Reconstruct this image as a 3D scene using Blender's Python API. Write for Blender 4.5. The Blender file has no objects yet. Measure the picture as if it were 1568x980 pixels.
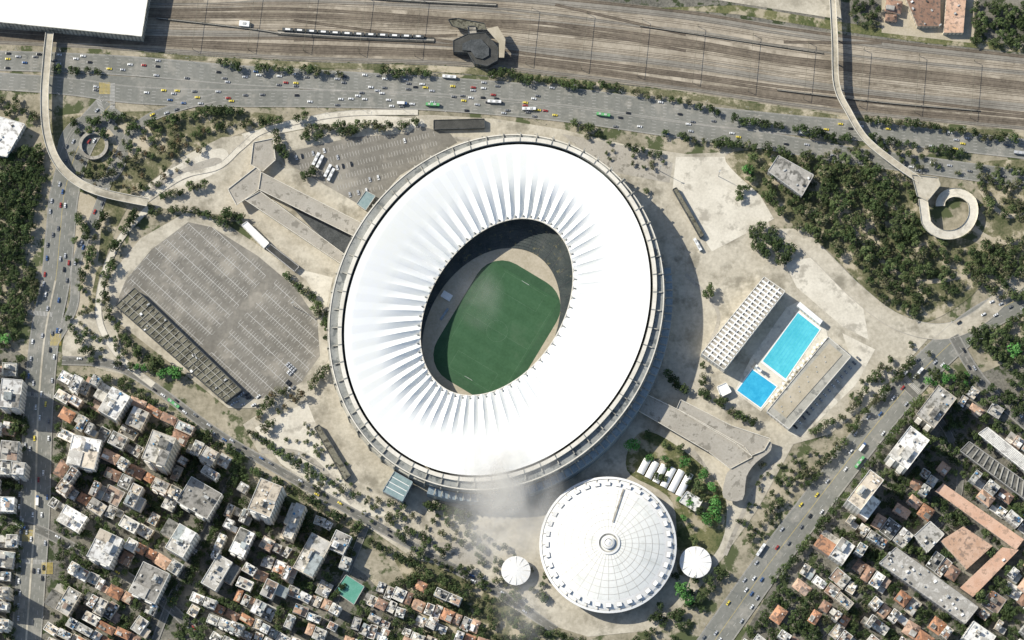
import bpy, math, random
from mathutils import Vector, Quaternion
random.seed(11)
R=random.random
U=random.uniform
sin,cos,pi=math.sin,math.cos,math.pi
scene=bpy.context.scene
S=886/1568.0
TILT=math.radians(12); D=2600.0
def W(px,py,z=0.0):
    u=(px-784)*S; v=(490-py)*S
    st,ct=sin(TILT),cos(TILT)
    dz=-D*ct+v*st
    t=(z-D*ct)/dz
    return (t*u,-D*st+t*(D*st+v*ct),z)
# ---------------------------------------------------------------- materials
MATS={}
def mat(name,c1,c2,s1=.05,s2=.6,rough=.9,c3=None,s3=.1,th=.58,rand=0,spec=.2,metal=0,transl=0,lo=.4,hi=.6,soft=.05):
    gain=1.22 if name.startswith('leaf') else 1.07
    c1,c2=[tuple(min(.97,x*gain) for x in c) for c in (c1,c2)]
    if c3: c3=tuple(min(.97,x*gain) for x in c3)
    m=bpy.data.materials.new(name); m.use_nodes=True
    nt=m.node_tree; N=nt.nodes; L=nt.links
    b=N['Principled BSDF']; out=N['Material Output']
    b.inputs['Roughness'].default_value=rough
    b.inputs['Specular IOR Level'].default_value=spec
    b.inputs['Metallic'].default_value=metal
    g=N.new('ShaderNodeNewGeometry')
    def noise(s,d):
        n=N.new('ShaderNodeTexNoise'); n.inputs['Scale'].default_value=s; n.inputs['Detail'].default_value=d
        n.inputs['Roughness'].default_value=.65
        L.new(g.outputs['Position'],n.inputs['Vector']); return n.outputs['Fac']
    n1=noise(s1,6); n2=noise(s2,5)
    a=N.new('ShaderNodeMath'); a.operation='MULTIPLY'; a.inputs[1].default_value=.6; L.new(n1,a.inputs[0])
    a2=N.new('ShaderNodeMath'); a2.operation='MULTIPLY_ADD'; a2.inputs[1].default_value=.4; L.new(n2,a2.inputs[0]); L.new(a.outputs[0],a2.inputs[2])
    mr=N.new('ShaderNodeMapRange'); mr.inputs[1].default_value=lo; mr.inputs[2].default_value=hi
    L.new(a2.outputs[0],mr.inputs[0])
    mx=N.new('ShaderNodeMixRGB'); mx.inputs[1].default_value=(*c1,1); mx.inputs[2].default_value=(*c2,1)
    L.new(mr.outputs[0],mx.inputs[0]); col=mx.outputs[0]
    if c3:
        n3=noise(s3,7)
        m3=N.new('ShaderNodeMapRange'); m3.inputs[1].default_value=th; m3.inputs[2].default_value=th+soft
        L.new(n3,m3.inputs[0])
        x=N.new('ShaderNodeMixRGB'); x.inputs[2].default_value=(*c3,1); L.new(m3.outputs[0],x.inputs[0]); L.new(col,x.inputs[1]); col=x.outputs[0]
    if rand:
        oi=N.new('ShaderNodeObjectInfo'); r=N.new('ShaderNodeMapRange'); r.inputs[3].default_value=1-rand; r.inputs[4].default_value=1+rand
        L.new(oi.outputs['Random'],r.inputs[0])
        vm=N.new('ShaderNodeVectorMath'); vm.operation='SCALE'; L.new(col,vm.inputs[0]); L.new(r.outputs[0],vm.inputs['Scale']); col=vm.outputs[0]
    L.new(col,b.inputs['Base Color'])
    if transl:
        t=N.new('ShaderNodeBsdfTranslucent'); L.new(col,t.inputs['Color'])
        ms=N.new('ShaderNodeMixShader'); ms.inputs[0].default_value=transl
        L.new(b.outputs[0],ms.inputs[1]); L.new(t.outputs[0],ms.inputs[2]); L.new(ms.outputs[0],out.inputs['Surface'])
    MATS[name]=m; return m
mat('ground_soil',(.18,.165,.11),(.45,.395,.295),.025,.25,c3=(.085,.10,.045),s3=.045,th=.51,lo=.38,hi=.62)
mat('city_ground',(.10,.097,.08),(.27,.25,.205),.04,.5,c3=(.045,.06,.026),s3=.08,th=.53)
mat('concrete',(.39,.35,.27),(.58,.53,.425),.03,.3,c3=(.26,.235,.18),s3=.045,th=.51,soft=.14)
mat('concrete_light',(.55,.505,.41),(.70,.65,.54),.05,.5,c3=(.40,.365,.295),s3=.07,th=.53,soft=.1)
mat('deck',(.34,.31,.255),(.45,.415,.35),.06,.7,c3=(.24,.22,.18),s3=.12,th=.55)
mat('asphalt',(.175,.176,.153),(.245,.24,.21),.03,.35,c3=(.30,.285,.245),s3=.05,th=.54,soft=.1)
mat('asphalt_dark',(.13,.128,.11),(.20,.192,.168),.04,.4,c3=(.27,.25,.215),s3=.06,th=.55,soft=.1)
mat('lot_asphalt',(.17,.158,.132),(.25,.232,.195),.03,.35,c3=(.35,.32,.265),s3=.028,th=.51,soft=.15)
mat('ballast',(.16,.135,.10),(.36,.31,.235),.018,.25,c3=(.46,.40,.31),s3=.022,th=.52,soft=.1,lo=.38,hi=.62)
mat('ballast2',(.11,.092,.07),(.24,.20,.15),.03,.3,lo=.38,hi=.62)
mat('ballast3',(.26,.22,.165),(.44,.385,.30),.03,.3,lo=.38,hi=.62)
mat('ballast_grey',(.19,.175,.145),(.31,.285,.24),.03,.3,lo=.38,hi=.62)
mat('rail',(.06,.05,.04),(.16,.13,.11),.1,1)
mat('paint',(.6,.59,.55),(.78,.77,.73),.2,1)
mat('paint_worn',(.33,.32,.29),(.62,.60,.55),.2,1.5,lo=.35,hi=.65)
mat('paint_yellow',(.5,.38,.10),(.62,.48,.14),.2,1)
mat('grassland',(.065,.085,.03),(.19,.18,.085),.05,.5,c3=(.38,.33,.23),s3=.06,th=.51,soft=.08)
mat('park_soil',(.08,.09,.04),(.24,.215,.13),.05,.5,c3=(.46,.40,.29),s3=.05,th=.52,soft=.08)
mat('kerb',(.35,.33,.29),(.45,.42,.37),.2,1)
mat('membrane',(.93,.90,.83),(.97,.945,.88),.02,.2,transl=.06,spec=.05,rough=.9,c3=(.88,.83,.72),s3=.018,th=.60,soft=.15)
mat('ring_white',(.62,.575,.48),(.76,.715,.62),.08,.5,rough=.7)
mat('ring_concrete',(.33,.315,.265),(.46,.44,.38),.06,.5,c3=(.22,.215,.19),s3=.1,th=.54)
mat('ring_grey',(.22,.225,.21),(.33,.335,.31),.06,.5,c3=(.14,.15,.145),s3=.1,th=.54)
mat('facade_blue',(.18,.23,.26),(.30,.36,.39),.1,.8,rough=.35,spec=.5)
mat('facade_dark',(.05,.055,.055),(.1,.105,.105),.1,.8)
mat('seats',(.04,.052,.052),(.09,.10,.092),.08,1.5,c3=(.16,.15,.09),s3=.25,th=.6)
mat('tan_floor',(.38,.33,.235),(.50,.44,.335),.06,.6)
mat('white_paint',(.78,.765,.72),(.86,.845,.80),.1,.8,rough=.6)
mat('dome_panel',(.80,.79,.72),(.88,.87,.81),.04,.5,rough=.7,spec=.3,c3=(.66,.665,.61),s3=.05,th=.55,soft=.14)
mat('dome_rib',(.52,.49,.43),(.64,.61,.54),.2,1)
mat('water_pool',(.07,.46,.55),(.12,.57,.65),.05,.5,rough=.3,spec=.3)
mat('water_deep',(.03,.34,.56),(.06,.46,.67),.08,.5,rough=.3,spec=.3)
mat('dark_metal',(.045,.045,.04),(.09,.088,.078),.1,1,rough=.6)
mat('garage_roof',(.13,.125,.09),(.25,.232,.175),.1,.6,c3=(.07,.066,.048),s3=.2,th=.51)
mat('trunk',(.10,.07,.045),(.16,.12,.08),1,4)
mat('tyre',(.02,.02,.02),(.035,.035,.035),1,4)
mat('glass',(.02,.03,.04),(.05,.065,.08),.2,1,rough=.1,spec=.6)
mat('glass_teal',(.2,.28,.28),(.3,.38,.37),.2,1,rough=.15,spec=.6)
def leafm(name,a,b): return mat(name,a,b,.12,.9,rand=.35,rough=.75,lo=.36,hi=.64,transl=.12)
leafm('leaf_a',(.024,.043,.016),(.05,.074,.027)); leafm('leaf_b',(.037,.06,.021),(.078,.105,.038)); leafm('leaf_c',(.065,.09,.033),(.12,.145,.06))
leafm('leaf_olive1',(.08,.083,.042),(.125,.125,.065)); leafm('leaf_olive2',(.13,.13,.075),(.18,.17,.105))
leafm('leaf_br1',(.045,.13,.027),(.07,.19,.045)); leafm('leaf_br2',(.07,.185,.045),(.115,.26,.07))
leafm('leaf_rust1',(.13,.09,.045),(.18,.13,.07))
ROOFS=[]
for i,(a,b,c) in enumerate([((.42,.40,.35),(.60,.57,.51),(.2,.19,.16)),((.66,.645,.60),(.82,.80,.75),(.36,.34,.31)),((.26,.245,.215),(.42,.395,.35),(.12,.115,.1)),((.14,.135,.12),(.26,.25,.22),(.07,.07,.06)),((.52,.445,.34),(.66,.58,.465),(.26,.225,.18)),((.36,.335,.29),(.5,.475,.42),(.64,.61,.55)),((.30,.21,.155),(.42,.32,.25),(.18,.15,.13)),((.3,.33,.32),(.42,.45,.43),(.2,.21,.2))]):
    ROOFS.append(mat('roof_flat_%d'%i,a,b,.14,.8,c3=c,s3=.2,th=.51,soft=.08,rand=.22).name)
RW=[ROOFS[i] for i in (0,0,0,1,1,2,2,3,4,4,5,5,6,7)]
TILES=[mat('roof_tile_0',(.40,.19,.105),(.54,.30,.18),.1,1.2,c3=(.22,.14,.10),s3=.3,th=.52,rand=.2).name,
       mat('roof_tile_1',(.46,.29,.19),(.59,.41,.30),.1,1.2,c3=(.28,.2,.15),s3=.3,th=.53,rand=.2).name,
       mat('roof_tile_2',(.27,.165,.115),(.38,.24,.17),.1,1.2,c3=(.15,.12,.1),s3=.3,th=.53,rand=.2).name]
mat('roof_orange',(.55,.33,.22),(.65,.44,.32),.08,1,c3=(.42,.28,.20),s3=.2,th=.54)
WALLS=[]
for i,(a,b) in enumerate([((.66,.635,.57),(.8,.775,.71)),((.55,.48,.37),(.66,.59,.48)),((.38,.37,.34),(.5,.48,.45)),((.45,.34,.26),(.56,.45,.36)),((.5,.5,.46),(.62,.61,.56))]):
    WALLS.append(mat('wall_%d'%i,a,b,.15,1,rand=.15).name)
mat('window',(.04,.05,.06),(.1,.11,.12),.3,1,rough=.15,spec=.6)
mat('tank_blue',(.08,.22,.38),(.14,.3,.46),.5,2)
mat('ac_grey',(.34,.34,.32),(.55,.55,.52),.5,2)
mat('court_green',(.10,.30,.22),(.15,.36,.28),.2,1)
CARC=[('white',(.75,.75,.73)),('silver',(.45,.46,.47)),('black',(.03,.03,.032)),('grey',(.16,.165,.17)),('red',(.35,.05,.04)),('yellow',(.72,.58,.08)),('blue',(.06,.12,.26))]
for n,c in CARC: mat('car_'+n,c,tuple(x*1.1 for x in c),.3,2,rough=.3,spec=.5)
mat('bus_green',(.12,.36,.14),(.16,.44,.18),.3,2,rough=.4)
# ---------------------------------------------------------------- mesh builder
class MB:
    def __init__(s): s.v=[];s.f=[];s.m=[];s.slots=[]
    def mi(s,n):
        if n not in s.slots: s.slots.append(n)
        return s.slots.index(n)
    def face(s,pts,m):
        i=len(s.v); s.v+= [tuple(p) for p in pts]; s.f.append(tuple(range(i,i+len(pts)))); s.m.append(s.mi(m))
    def prism(s,poly,z0,z1,ms,mt=None,bottom=False):
        a=sum(poly[i][0]*poly[(i+1)%len(poly)][1]-poly[(i+1)%len(poly)][0]*poly[i][1] for i in range(len(poly)))
        if a<0: poly=poly[::-1]
        n=len(poly)
        for i in range(n):
            p,q=poly[i],poly[(i+1)%n]
            s.face([(p[0],p[1],z0),(q[0],q[1],z0),(q[0],q[1],z1),(p[0],p[1],z1)],ms)
        s.face([(p[0],p[1],z1) for p in poly],mt or ms)
        if bottom: s.face([(p[0],p[1],z0) for p in poly[::-1]],ms)
    def box(s,cx,cy,z0,z1,w,d,ang,ms,mt=None):
        c,sn=cos(ang),sin(ang)
        s.prism([(cx+x*c-y*sn,cy+x*sn+y*c) for x,y in((-w/2,-d/2),(w/2,-d/2),(w/2,d/2),(-w/2,d/2))],z0,z1,ms,mt,True)
    def cyl(s,cx,cy,z0,z1,r,ms,n=10,r2=None):
        r2=r if r2 is None else r2
        A=[(cx+r*cos(2*pi*i/n),cy+r*sin(2*pi*i/n),z0) for i in range(n)]
        B=[(cx+r2*cos(2*pi*i/n),cy+r2*sin(2*pi*i/n),z1) for i in range(n)]
        for i in range(n): s.face([A[i],A[(i+1)%n],B[(i+1)%n],B[i]],ms)
        s.face(B,ms)
    def mesh(s,name):
        me=bpy.data.meshes.new(name); me.from_pydata(s.v,[],s.f)
        for n in s.slots: me.materials.append(MATS[n])
        me.polygons.foreach_set('material_index',s.m); me.update(); return me
    def obj(s,name,loc=(0,0,0),rot=0,parent=None):
        return place(s.mesh(name),name,loc,rot,1,parent)
def place(me,name,loc,rot=0,sc=1,parent=None):
    o=bpy.data.objects.new(name,me); o.location=loc; o.rotation_euler=(0,0,rot)
    if sc!=1: o.scale=(sc,sc,sc) if not isinstance(sc,tuple) else sc
    scene.collection.objects.link(o)
    if parent: o.parent=parent
    return o
def empty(name):
    o=bpy.data.objects.new(name,None); scene.collection.objects.link(o); return o
def catmull(P,closed=False,n=8):
    out=[];L=len(P)
    rng=range(L) if closed else range(L-1)
    for i in rng:
        g=(lambda k:P[k%L]) if closed else (lambda k:P[max(0,min(L-1,k))])
        a,b,c,d=g(i-1),g(i),g(i+1),g(i+2)
        for j in range(n):
            t=j/n
            out.append(tuple(.5*(2*b[k]+(c[k]-a[k])*t+(2*a[k]-5*b[k]+4*c[k]-d[k])*t*t+(3*b[k]-a[k]-3*c[k]+d[k])*t**3) for k in (0,1)))
    if not closed: out.append(P[-1])
    return out
def pip(x,y,P):
    r=False;j=len(P)-1
    for i in range(len(P)):
        if (P[i][1]>y)!=(P[j][1]>y) and x<(P[j][0]-P[i][0])*(y-P[i][1])/(P[j][1]-P[i][1])+P[i][0]: r=not r
        j=i
    return r
ZL=[0.01]
def nz():
    ZL[0]+=.006; return ZL[0]
def flat(name,P,m,smooth=False,parent=None,z=None):
    z=nz() if z is None else z
    if smooth: P=catmull(P,True,6)
    b=MB(); b.face([W(x,y,z) for x,y in P],m)
    o=b.obj(name,parent=parent)
    if o.data.polygons[0].normal.z<0: o.data.flip_normals()
    return o
def offs(C,off):
    out=[]
    for i,p in enumerate(C):
        a=C[max(0,i-1)];b=C[min(len(C)-1,i+1)]
        dx,dy=b[0]-a[0],b[1]-a[1]; l=math.hypot(dx,dy) or 1
        out.append((p[0]-dy/l*off,p[1]+dx/l*off))
    return out
def center(P,z=0,n=8,sm=True):
    Q=catmull(P,False,n) if sm else P
    return [W(x,y,z)[:2] for x,y in Q]
def ribbon(b,C,w,z0,z1,mt,ms=None,off=0,wl=None):
    A=offs(C,off+w/2);B=offs(C,off-w/2)
    for i in range(len(C)-1):
        b.face([(*B[i],z1),(*B[i+1],z1),(*A[i+1],z1),(*A[i],z1)],mt)
        if ms:
            b.face([(*A[i],z1),(*A[i+1],z1),(*A[i+1],z0),(*A[i],z0)],ms)
            b.face([(*B[i],z0),(*B[i+1],z0),(*B[i+1],z1),(*B[i],z1)],ms)
            b.face([(*A[i],z0),(*A[i+1],z0),(*B[i+1],z0),(*B[i],z0)],ms)
    if ms:
        for k in(0,-1): b.face([(*A[k],z0),(*A[k],z1),(*B[k],z1),(*B[k],z0)],ms)
def resample(C,step):
    out=[C[0]];need=step
    for i in range(len(C)-1):
        a,b=Vector(C[i]),Vector(C[i+1]);l=(b-a).length;t=need
        while t<=l and l>0:
            out.append(tuple(a+(b-a)*(t/l))); t+=step
        need=t-l
    return out
def dashes(b,C,off,w,z,m,dash=4,gap=8):
    Q=resample(offs(C,off),(dash+gap)/3)
    for i in range(0,len(Q)-1,3):
        p,q=Vector(Q[i]),Vector(Q[i+1]); d=(q-p).normalized(); n=Vector((-d.y,d.x))*w/2; q=p+d*dash
        b.face([(*(p-n),z),(*(q-n),z),(*(q+n),z),(*(p+n),z)],m)
ROADS={}
def road(name,P,wpx,lanes=4,m='asphalt',kerb=True,yellow=False,key=None):
    C=center(P); w=wpx*S; z=nz()
    b=MB(); ribbon(b,C,w,z,z,m)
    if kerb:
        for s_ in (1,-1): ribbon(b,C,.35,z-.02,z+.13,'kerb','kerb',off=s_*(w/2+.19))
    b.obj(name)
    if lanes:
        zz=z+.003; mk=MB()
        lw=(w-1)/lanes
        for k in range(1,lanes):
            if k==lanes//2 and yellow: ribbon(mk,C,.25,zz,zz,'paint_yellow',off=-w/2+.5+k*lw)
            else: dashes(mk,C,-w/2+.5+k*lw,.22,zz,'paint_worn',3.5,7)
        for s_ in(1,-1): ribbon(mk,C,.18,zz,zz,'paint_worn',off=s_*(w/2-.5))
        mk.obj('lane_marking')
    ROADS[key or name]=(C,w,lanes,z)
    return C
# ---------------------------------------------------------------- ground
b=MB(); b.face([(-6000,-6000,0),(6000,-6000,0),(6000,6000,0),(-6000,6000,0)],'city_ground'); b.obj('ground')
flat('terrain',[(-60,60),(1630,180),(1630,520),(1330,640),(1100,1040),(700,1040),(560,880),(330,720),(60,560),(-60,480)],'ground_soil')
def mixpts(A,B,t): return [(a[0]+(b_[0]-a[0])*t,a[1]+(b_[1]-a[1])*t) for a,b_ in zip(A,B)]
TT=[(-60,-60),(215,-20),(450,-30),(700,-15),(850,-5),(1050,16),(1200,40),(1350,60),(1640,92)]
BB=[(-60,66),(215,78),(450,92),(700,100),(850,116),(1050,140),(1200,162),(1350,180),(1640,206)]
flat('railway_ballast',catmull(TT)+catmull(BB)[::-1],'ballast')
for t0,wd,m_ in ((.06,7,'ballast_grey'),(.16,8,'ballast3'),(.3,5,'ballast_grey'),(.42,6,'ballast2'),(.56,6,'ballast3'),(.68,8,'ballast_grey'),(.8,5,'ballast3'),(.9,6,'ballast2')):
    A=[(x,y+U(-5,5)) for x,y in mixpts(TT,BB,t0)]; C=center(A); z=nz(); b=MB(); ribbon(b,C,wd,z,z,m_); b.obj('ballast_strip')
for i in range(15):
    t=(i+.5)/15+U(-.018,.018)
    A=mixpts(TT,BB,t)
    if i in(3,5,8,11,13): A=[(x,y+U(-4,4)) for x,y in A]
    C=center(A); z=nz(); b=MB()
    ribbon(b,C,U(2.4,3.2),z,z,random.choice(['ballast2','ballast2','ballast3','ballast_grey','ballast']))
    for s_ in(1,-1): ribbon(b,C,.2,z,z+.17,'rail','rail',off=s_*.8)
    b.obj('railway_track')
for a_,b_ in ((.1,.3),(.35,.5),(.5,.7),(.75,.6),(.2,.05)):
    k=random.randint(2,6); A=mixpts(TT,BB,a_)[k];B_=mixpts(TT,BB,b_)[k+1]
    C=center([A,((A[0]*2+B_[0])/3,(A[1]*2+B_[1])/3),B_]); z=nz(); b=MB(); ribbon(b,C,2.6,z,z,'ballast2')
    for s_ in(1,-1): ribbon(b,C,.2,z,z+.17,'rail','rail',off=s_*.8)
    b.obj('railway_track')
for P,w in (([(425,50),(540,57),(665,62)],8),([(760,8),(640,2),(520,-6)],5),([(240,28),(380,44),(430,52)],3),([(1190,138),(1350,157),(1500,170)],2.5),([(980,40),(1100,58),(1260,82)],2.0)):
    b=MB(); C=center(P); ribbon(b,C,w*S,0,1.2,'dark_metal','dark_metal'); ribbon(b,C,w*S*.3,1.2,1.5,'deck','deck'); b.obj('railway_platform')
flat('grass_verge',[(1000,12),(1130,22),(1290,48),(1420,66),(1640,88),(1640,78),(1420,54),(1290,34),(1130,8)],'grassland')
flat('verge_soil',catmull([(215,80),(450,94),(700,102),(850,118),(1050,142),(1200,164),(1350,184),(1640,210)])+catmull([(1640,222),(1350,196),(1200,176),(1050,152),(850,128),(700,112),(450,102),(215,86)]),'park_soil')
flat('ground_yard',[(980,-20),(1280,-20),(1290,30),(1130,5)],'concrete')
flat('ground_yard',[(1350,-20),(1500,-20),(1490,66),(1350,50)],'tan_floor')
flat('grass_verge',[(80,180),(250,170),(420,175),(380,200),(300,230),(240,270),(200,310),(160,400),(150,500),(110,500),(105,400),(110,300),(70,230)],'park_soil',True)
flat('soil_patch',[(180,195),(220,190),(235,215),(215,235),(190,240)],'tan_floor',True)
flat('soil_patch',[(100,300),(150,310),(150,400),(130,480),(110,470),(112,380)],'tan_floor',True)
flat('paving',[(112,490),(165,480),(190,545),(205,575),(120,555),(95,540)],'concrete',True)
flat('plaza_pavement',[(430,205),(560,180),(660,176),(760,182),(860,198),(960,222),(1050,236),(1130,232),(1165,300),(1180,350),(1215,350),(1262,380),(1310,440),(1380,490),(1420,520),(1330,620),(1270,665),(1215,680),(1160,780),(1110,850),(1060,915),(1000,965),(900,975),(820,950),(740,910),(640,860),(560,805),(480,765),(400,700),(372,650),(430,610),(490,570),(500,480),(430,400),(350,330),(240,318),(215,300),(270,245),(340,210)],'concrete')
flat('paving',[(1035,240),(1130,240),(1185,335),(1090,385),(1030,290)],'concrete_light')
flat('paving',[(215,300),(250,265),(330,228),(350,240),(330,265),(260,290)],'concrete_light',True)
flat('paving',[(228,292),(258,268),(325,242),(335,252),(262,283)],'deck',True)
flat('paving',[(650,182),(500,172),(370,205),(375,215),(500,190),(650,196)],'concrete_light')
flat('paving',[(1200,400),(1262,392),(1320,460),(1330,520),(1290,500),(1220,440)],'concrete_light')
flat('paving',[(390,655),(470,615),(500,690),(540,760),(600,790),(540,790),(430,710)],'concrete_light')
flat('paving',[(860,205),(900,212),(1000,232),(1030,250),(1025,280),(930,262)],'deck')
flat('paving',[(420,395),(450,410),(510,425),(500,470),(470,440)],'concrete_light')
flat('paving',[(1290,510),(1340,535),(1310,590),(1225,672),(1205,660),(1302,548)],'concrete_light')
flat('paving',[(665,832),(745,832),(765,862),(700,865)],'deck')
for P_ in ([(560,790),(640,832),(760,830)],[(620,800),(700,880),(800,900)],[(1060,690),(1090,740),(1085,800)],[(1190,700),(1150,760),(1110,850)],[(400,690),(470,700),(540,770)],[(1050,420),(1100,480),(1080,540)],[(620,205),(680,212),(720,214)]):
    C=center(P_); z=nz(); b=MB(); ribbon(b,C,U(3,5),z,z,'deck'); b.obj('footpath')
flat('passage_shade',[(436,306),(540,362),(530,392),(478,350)],'facade_dark')  # near-black sheet paints the shade of the passage between the ramp arms
flat('grass_verge',[(1110,240),(1190,228),(1300,225),(1400,262),(1420,300),(1410,350),(1500,375),(1500,440),(1410,495),(1340,455),(1270,385),(1210,340),(1165,300)],'park_soil',True)
flat('grass_verge',[(1500,250),(1640,270),(1640,420),(1570,440),(1500,400),(1510,330)],'park_soil',True)
for P_ in ([(1180,240),(1260,290),(1330,380),(1400,430),(1490,420)],[(1300,240),(1340,300),(1400,330)],[(1500,290),(1540,330),(1600,320)],[(1490,350),(1530,370),(1600,372)]):
    C=center(P_); z=nz(); b=MB(); ribbon(b,C,4,z,z,'tan_floor'); b.obj('park_path')
flat('grass_verge',[(600,850),(700,870),(760,915),(830,960),(800,1000),(680,1000)],'park_soil')
flat('grass_verge',[(985,660),(1060,700),(1110,760),(1100,840),(1040,880),(1030,770),(960,720)],'grassland',True)
LOT=[(176,470),(192,430),(232,382),(288,340),(325,348),(395,392),(452,440),(486,490),(490,545),(462,585),(425,608),(380,612),(350,600),(208,443)]
flat('car_park',[(150,470),(170,420),(215,365),(285,325),(335,335),(410,385),(470,430),(500,485),(503,550),(470,600),(420,625),(350,625)],'concrete')
flat('car_park',LOT,'lot_asphalt')
NLOT=[(443,232),(540,210),(625,204),(640,192),(690,205),(700,218),(650,245),(612,268),(570,318),(548,312),(440,250)]
flat('car_park',NLOT,'lot_asphalt')
mk=MB(); zz=nz()
u=Vector((.74,.67)).normalized(); v=Vector((u.y,-u.x))
SPOTS=[]
for r_ in range(-14,16):
    for k in range(-62,63):
        if r_%2==0 or abs(k-2)<2: continue
        for sd in(-1,1):
            c=Vector((345,490))+v*(r_*10.2)+u*(k*4.4)+v*sd*3.6
            if not pip(c.x,c.y,LOT): continue
            if not pip(c.x+v.x*10*sd,c.y+v.y*10*sd,LOT): continue
            if R()<.22: continue
            a=c-v*3.3;d=c+v*3.3; n=u*.27
            mk.face([W(*(a-n),zz),W(*(a+n),zz),W(*(d+n),zz),W(*(d-n),zz)],'paint_worn')
            SPOTS.append((c+u*2.2,v))
    if r_%2:
        for seg in ((-62,0),(4,62)):
            for k in range(*seg):
                c=Vector((345,490))+v*(r_*10.2)+u*(k*4.4); e=c+u*4.4
                if pip(c.x,c.y,LOT) and pip(e.x,e.y,LOT):
                    n=v*.4; mk.face([W(*(c-n),zz),W(*(e-n),zz),W(*(e+n),zz),W(*(c+n),zz)],'paint_worn')
mk.obj('parking_bay_marking')
mk=MB(); zz=nz(); SP2=[]
u2=Vector((.97,-.24)); v2=Vector((.24,.97))
for r_ in range(8):
    for k in range(50):
        c=Vector((452,243))+v2*(r_*15-16)+u2*(k*4.4)
        if pip(c.x,c.y,NLOT) and pip((c+v2*5).x,(c+v2*5).y,NLOT) and R()<.9:
            a=c-v2*3.6;d=c+v2*3.6;n=u2*.25
            mk.face([W(*(a-n),zz),W(*(a+n),zz),W(*(d+n),zz),W(*(d-n),zz)],'paint_worn')
            SP2.append((c+u2*2.2,v2))
mk.obj('parking_bay_marking')
AVN=[(-40,92),(100,96),(210,102),(350,114),(500,123),(640,131),(780,141),(900,153),(1050,174),(1200,190),(1340,203),(1620,234)]
AVS=[(-40,122),(100,132),(200,145),(320,150),(480,151),(640,155),(780,165),(900,178),(1050,200),(1180,217),(1300,238),(1450,258),(1620,282)]
flat('road_verge',[(60,110),(210,118),(500,140),(780,152),(780,160),(500,150),(210,150)],'asphalt')
road('avenue_road',AVN,31,6,key='avn')
road('avenue_road',AVS,27,5)
LR=[(170,160),(125,215),(100,290),(92,360),(85,430),(68,520),(58,640),(54,780),(46,900),(38,1010)]
road('boulevard_road',LR,44,6,'asphalt',yellow=True)
b=MB(); C=center(LR[4:]); ribbon(b,C,1.6,0,.6,'concrete','kerb'); b.obj('median_strip')
ER=[(1060,1030),(1130,930),(1180,860),(1250,768),(1340,652),(1410,570),(1480,505),(1540,468),(1620,430)]
road('east_avenue_road',ER,44,4,'asphalt',yellow=True)
road('street_road',[(95,552),(170,558),(235,592),(330,662),(430,722),(560,796),(660,852),(760,905),(850,965)],13,2,'asphalt_dark')
road('side_road',[(360,725),(318,810),(270,900),(230,1000)],10,2,'asphalt_dark')
road('lane_road',[(560,806),(530,880),(480,1000)],9,0,'asphalt_dark')
road('cross_road',[(-20,795),(50,808),(120,842),(190,880),(260,930),(330,1000)],13,2,'asphalt_dark')
road('slip_road',[(330,150),(270,165),(215,190),(180,240),(150,320),(118,400),(112,470),(80,530)],13,2,'asphalt')
road('park_path_road',[(1215,352),(1262,398),(1312,448),(1372,492),(1440,508),(1500,486),(1560,430),(1640,380)],24,0,'concrete')
road('back_road',[(1460,515),(1500,580),(1560,640),(1620,690)],16,2,'asphalt_dark')
road('alley_road',[(1385,590),(1450,660),(1470,740),(1440,800),(1330,900),(1230,1000)],9,0,'asphalt_dark')
ring=[(142+47*cos(a*pi/9),232+50*sin(a*pi/9)) for a in range(19)]
road('roundabout_road',ring,13,0,'asphalt')
road('perimeter_path',[(228,318),(185,365),(158,425),(152,490),(182,545),(235,590)],9,0,'concrete_light')
road('perimeter_path',[(225,306),(280,270),(335,255),(370,225),(410,198),(520,175),(640,172)],8,0,'concrete_light')
mk=MB(); zz=nz()+.004
def zebra(cx,cy,ang,L,w):
    for k in range(int(L/2.2)):
        o=-L/2+k*2.2; c=(cx+o*cos(ang),cy+o*sin(ang))
        d=(cos(ang)*.5,sin(ang)*.5); n=(-sin(ang)*w/2,cos(ang)*w/2)
        mk.face([W(c[0]-d[0]-n[0],c[1]-d[1]-n[1],zz),W(c[0]+d[0]-n[0],c[1]+d[1]-n[1],zz),W(c[0]+d[0]+n[0],c[1]+d[1]+n[1],zz),W(c[0]-d[0]+n[0],c[1]-d[1]+n[1],zz)],'paint_worn')
zebra(172,148,1.57,40,8); zebra(62,480,.1,40,7); zebra(60,605,.1,40,7); zebra(50,860,.05,40,7); zebra(1395,588,.8,40,7); zebra(155,165,1.2,26,7)
mk.obj('zebra_crossing')
mk=MB()
for c in((42,820),(72,870),(160,135),(85,520)):
    for k in range(9):
        x,y=c[0]+k*2-8,c[1]
        mk.face([W(x,y-9,zz+.002),W(x+.5,y-9,zz+.002),W(x+.5,y+9,zz+.002),W(x,y+9,zz+.002)],'paint_yellow')
        mk.face([W(c[0]-8,y-8+k*2,zz+.006),W(c[0]+8,y-8+k*2,zz+.006),W(c[0]+8,y-7.5+k*2,zz+.006),W(c[0]-8,y-7.5+k*2,zz+.006)],'paint_yellow')
mk.obj('yellow_box_marking')
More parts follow.
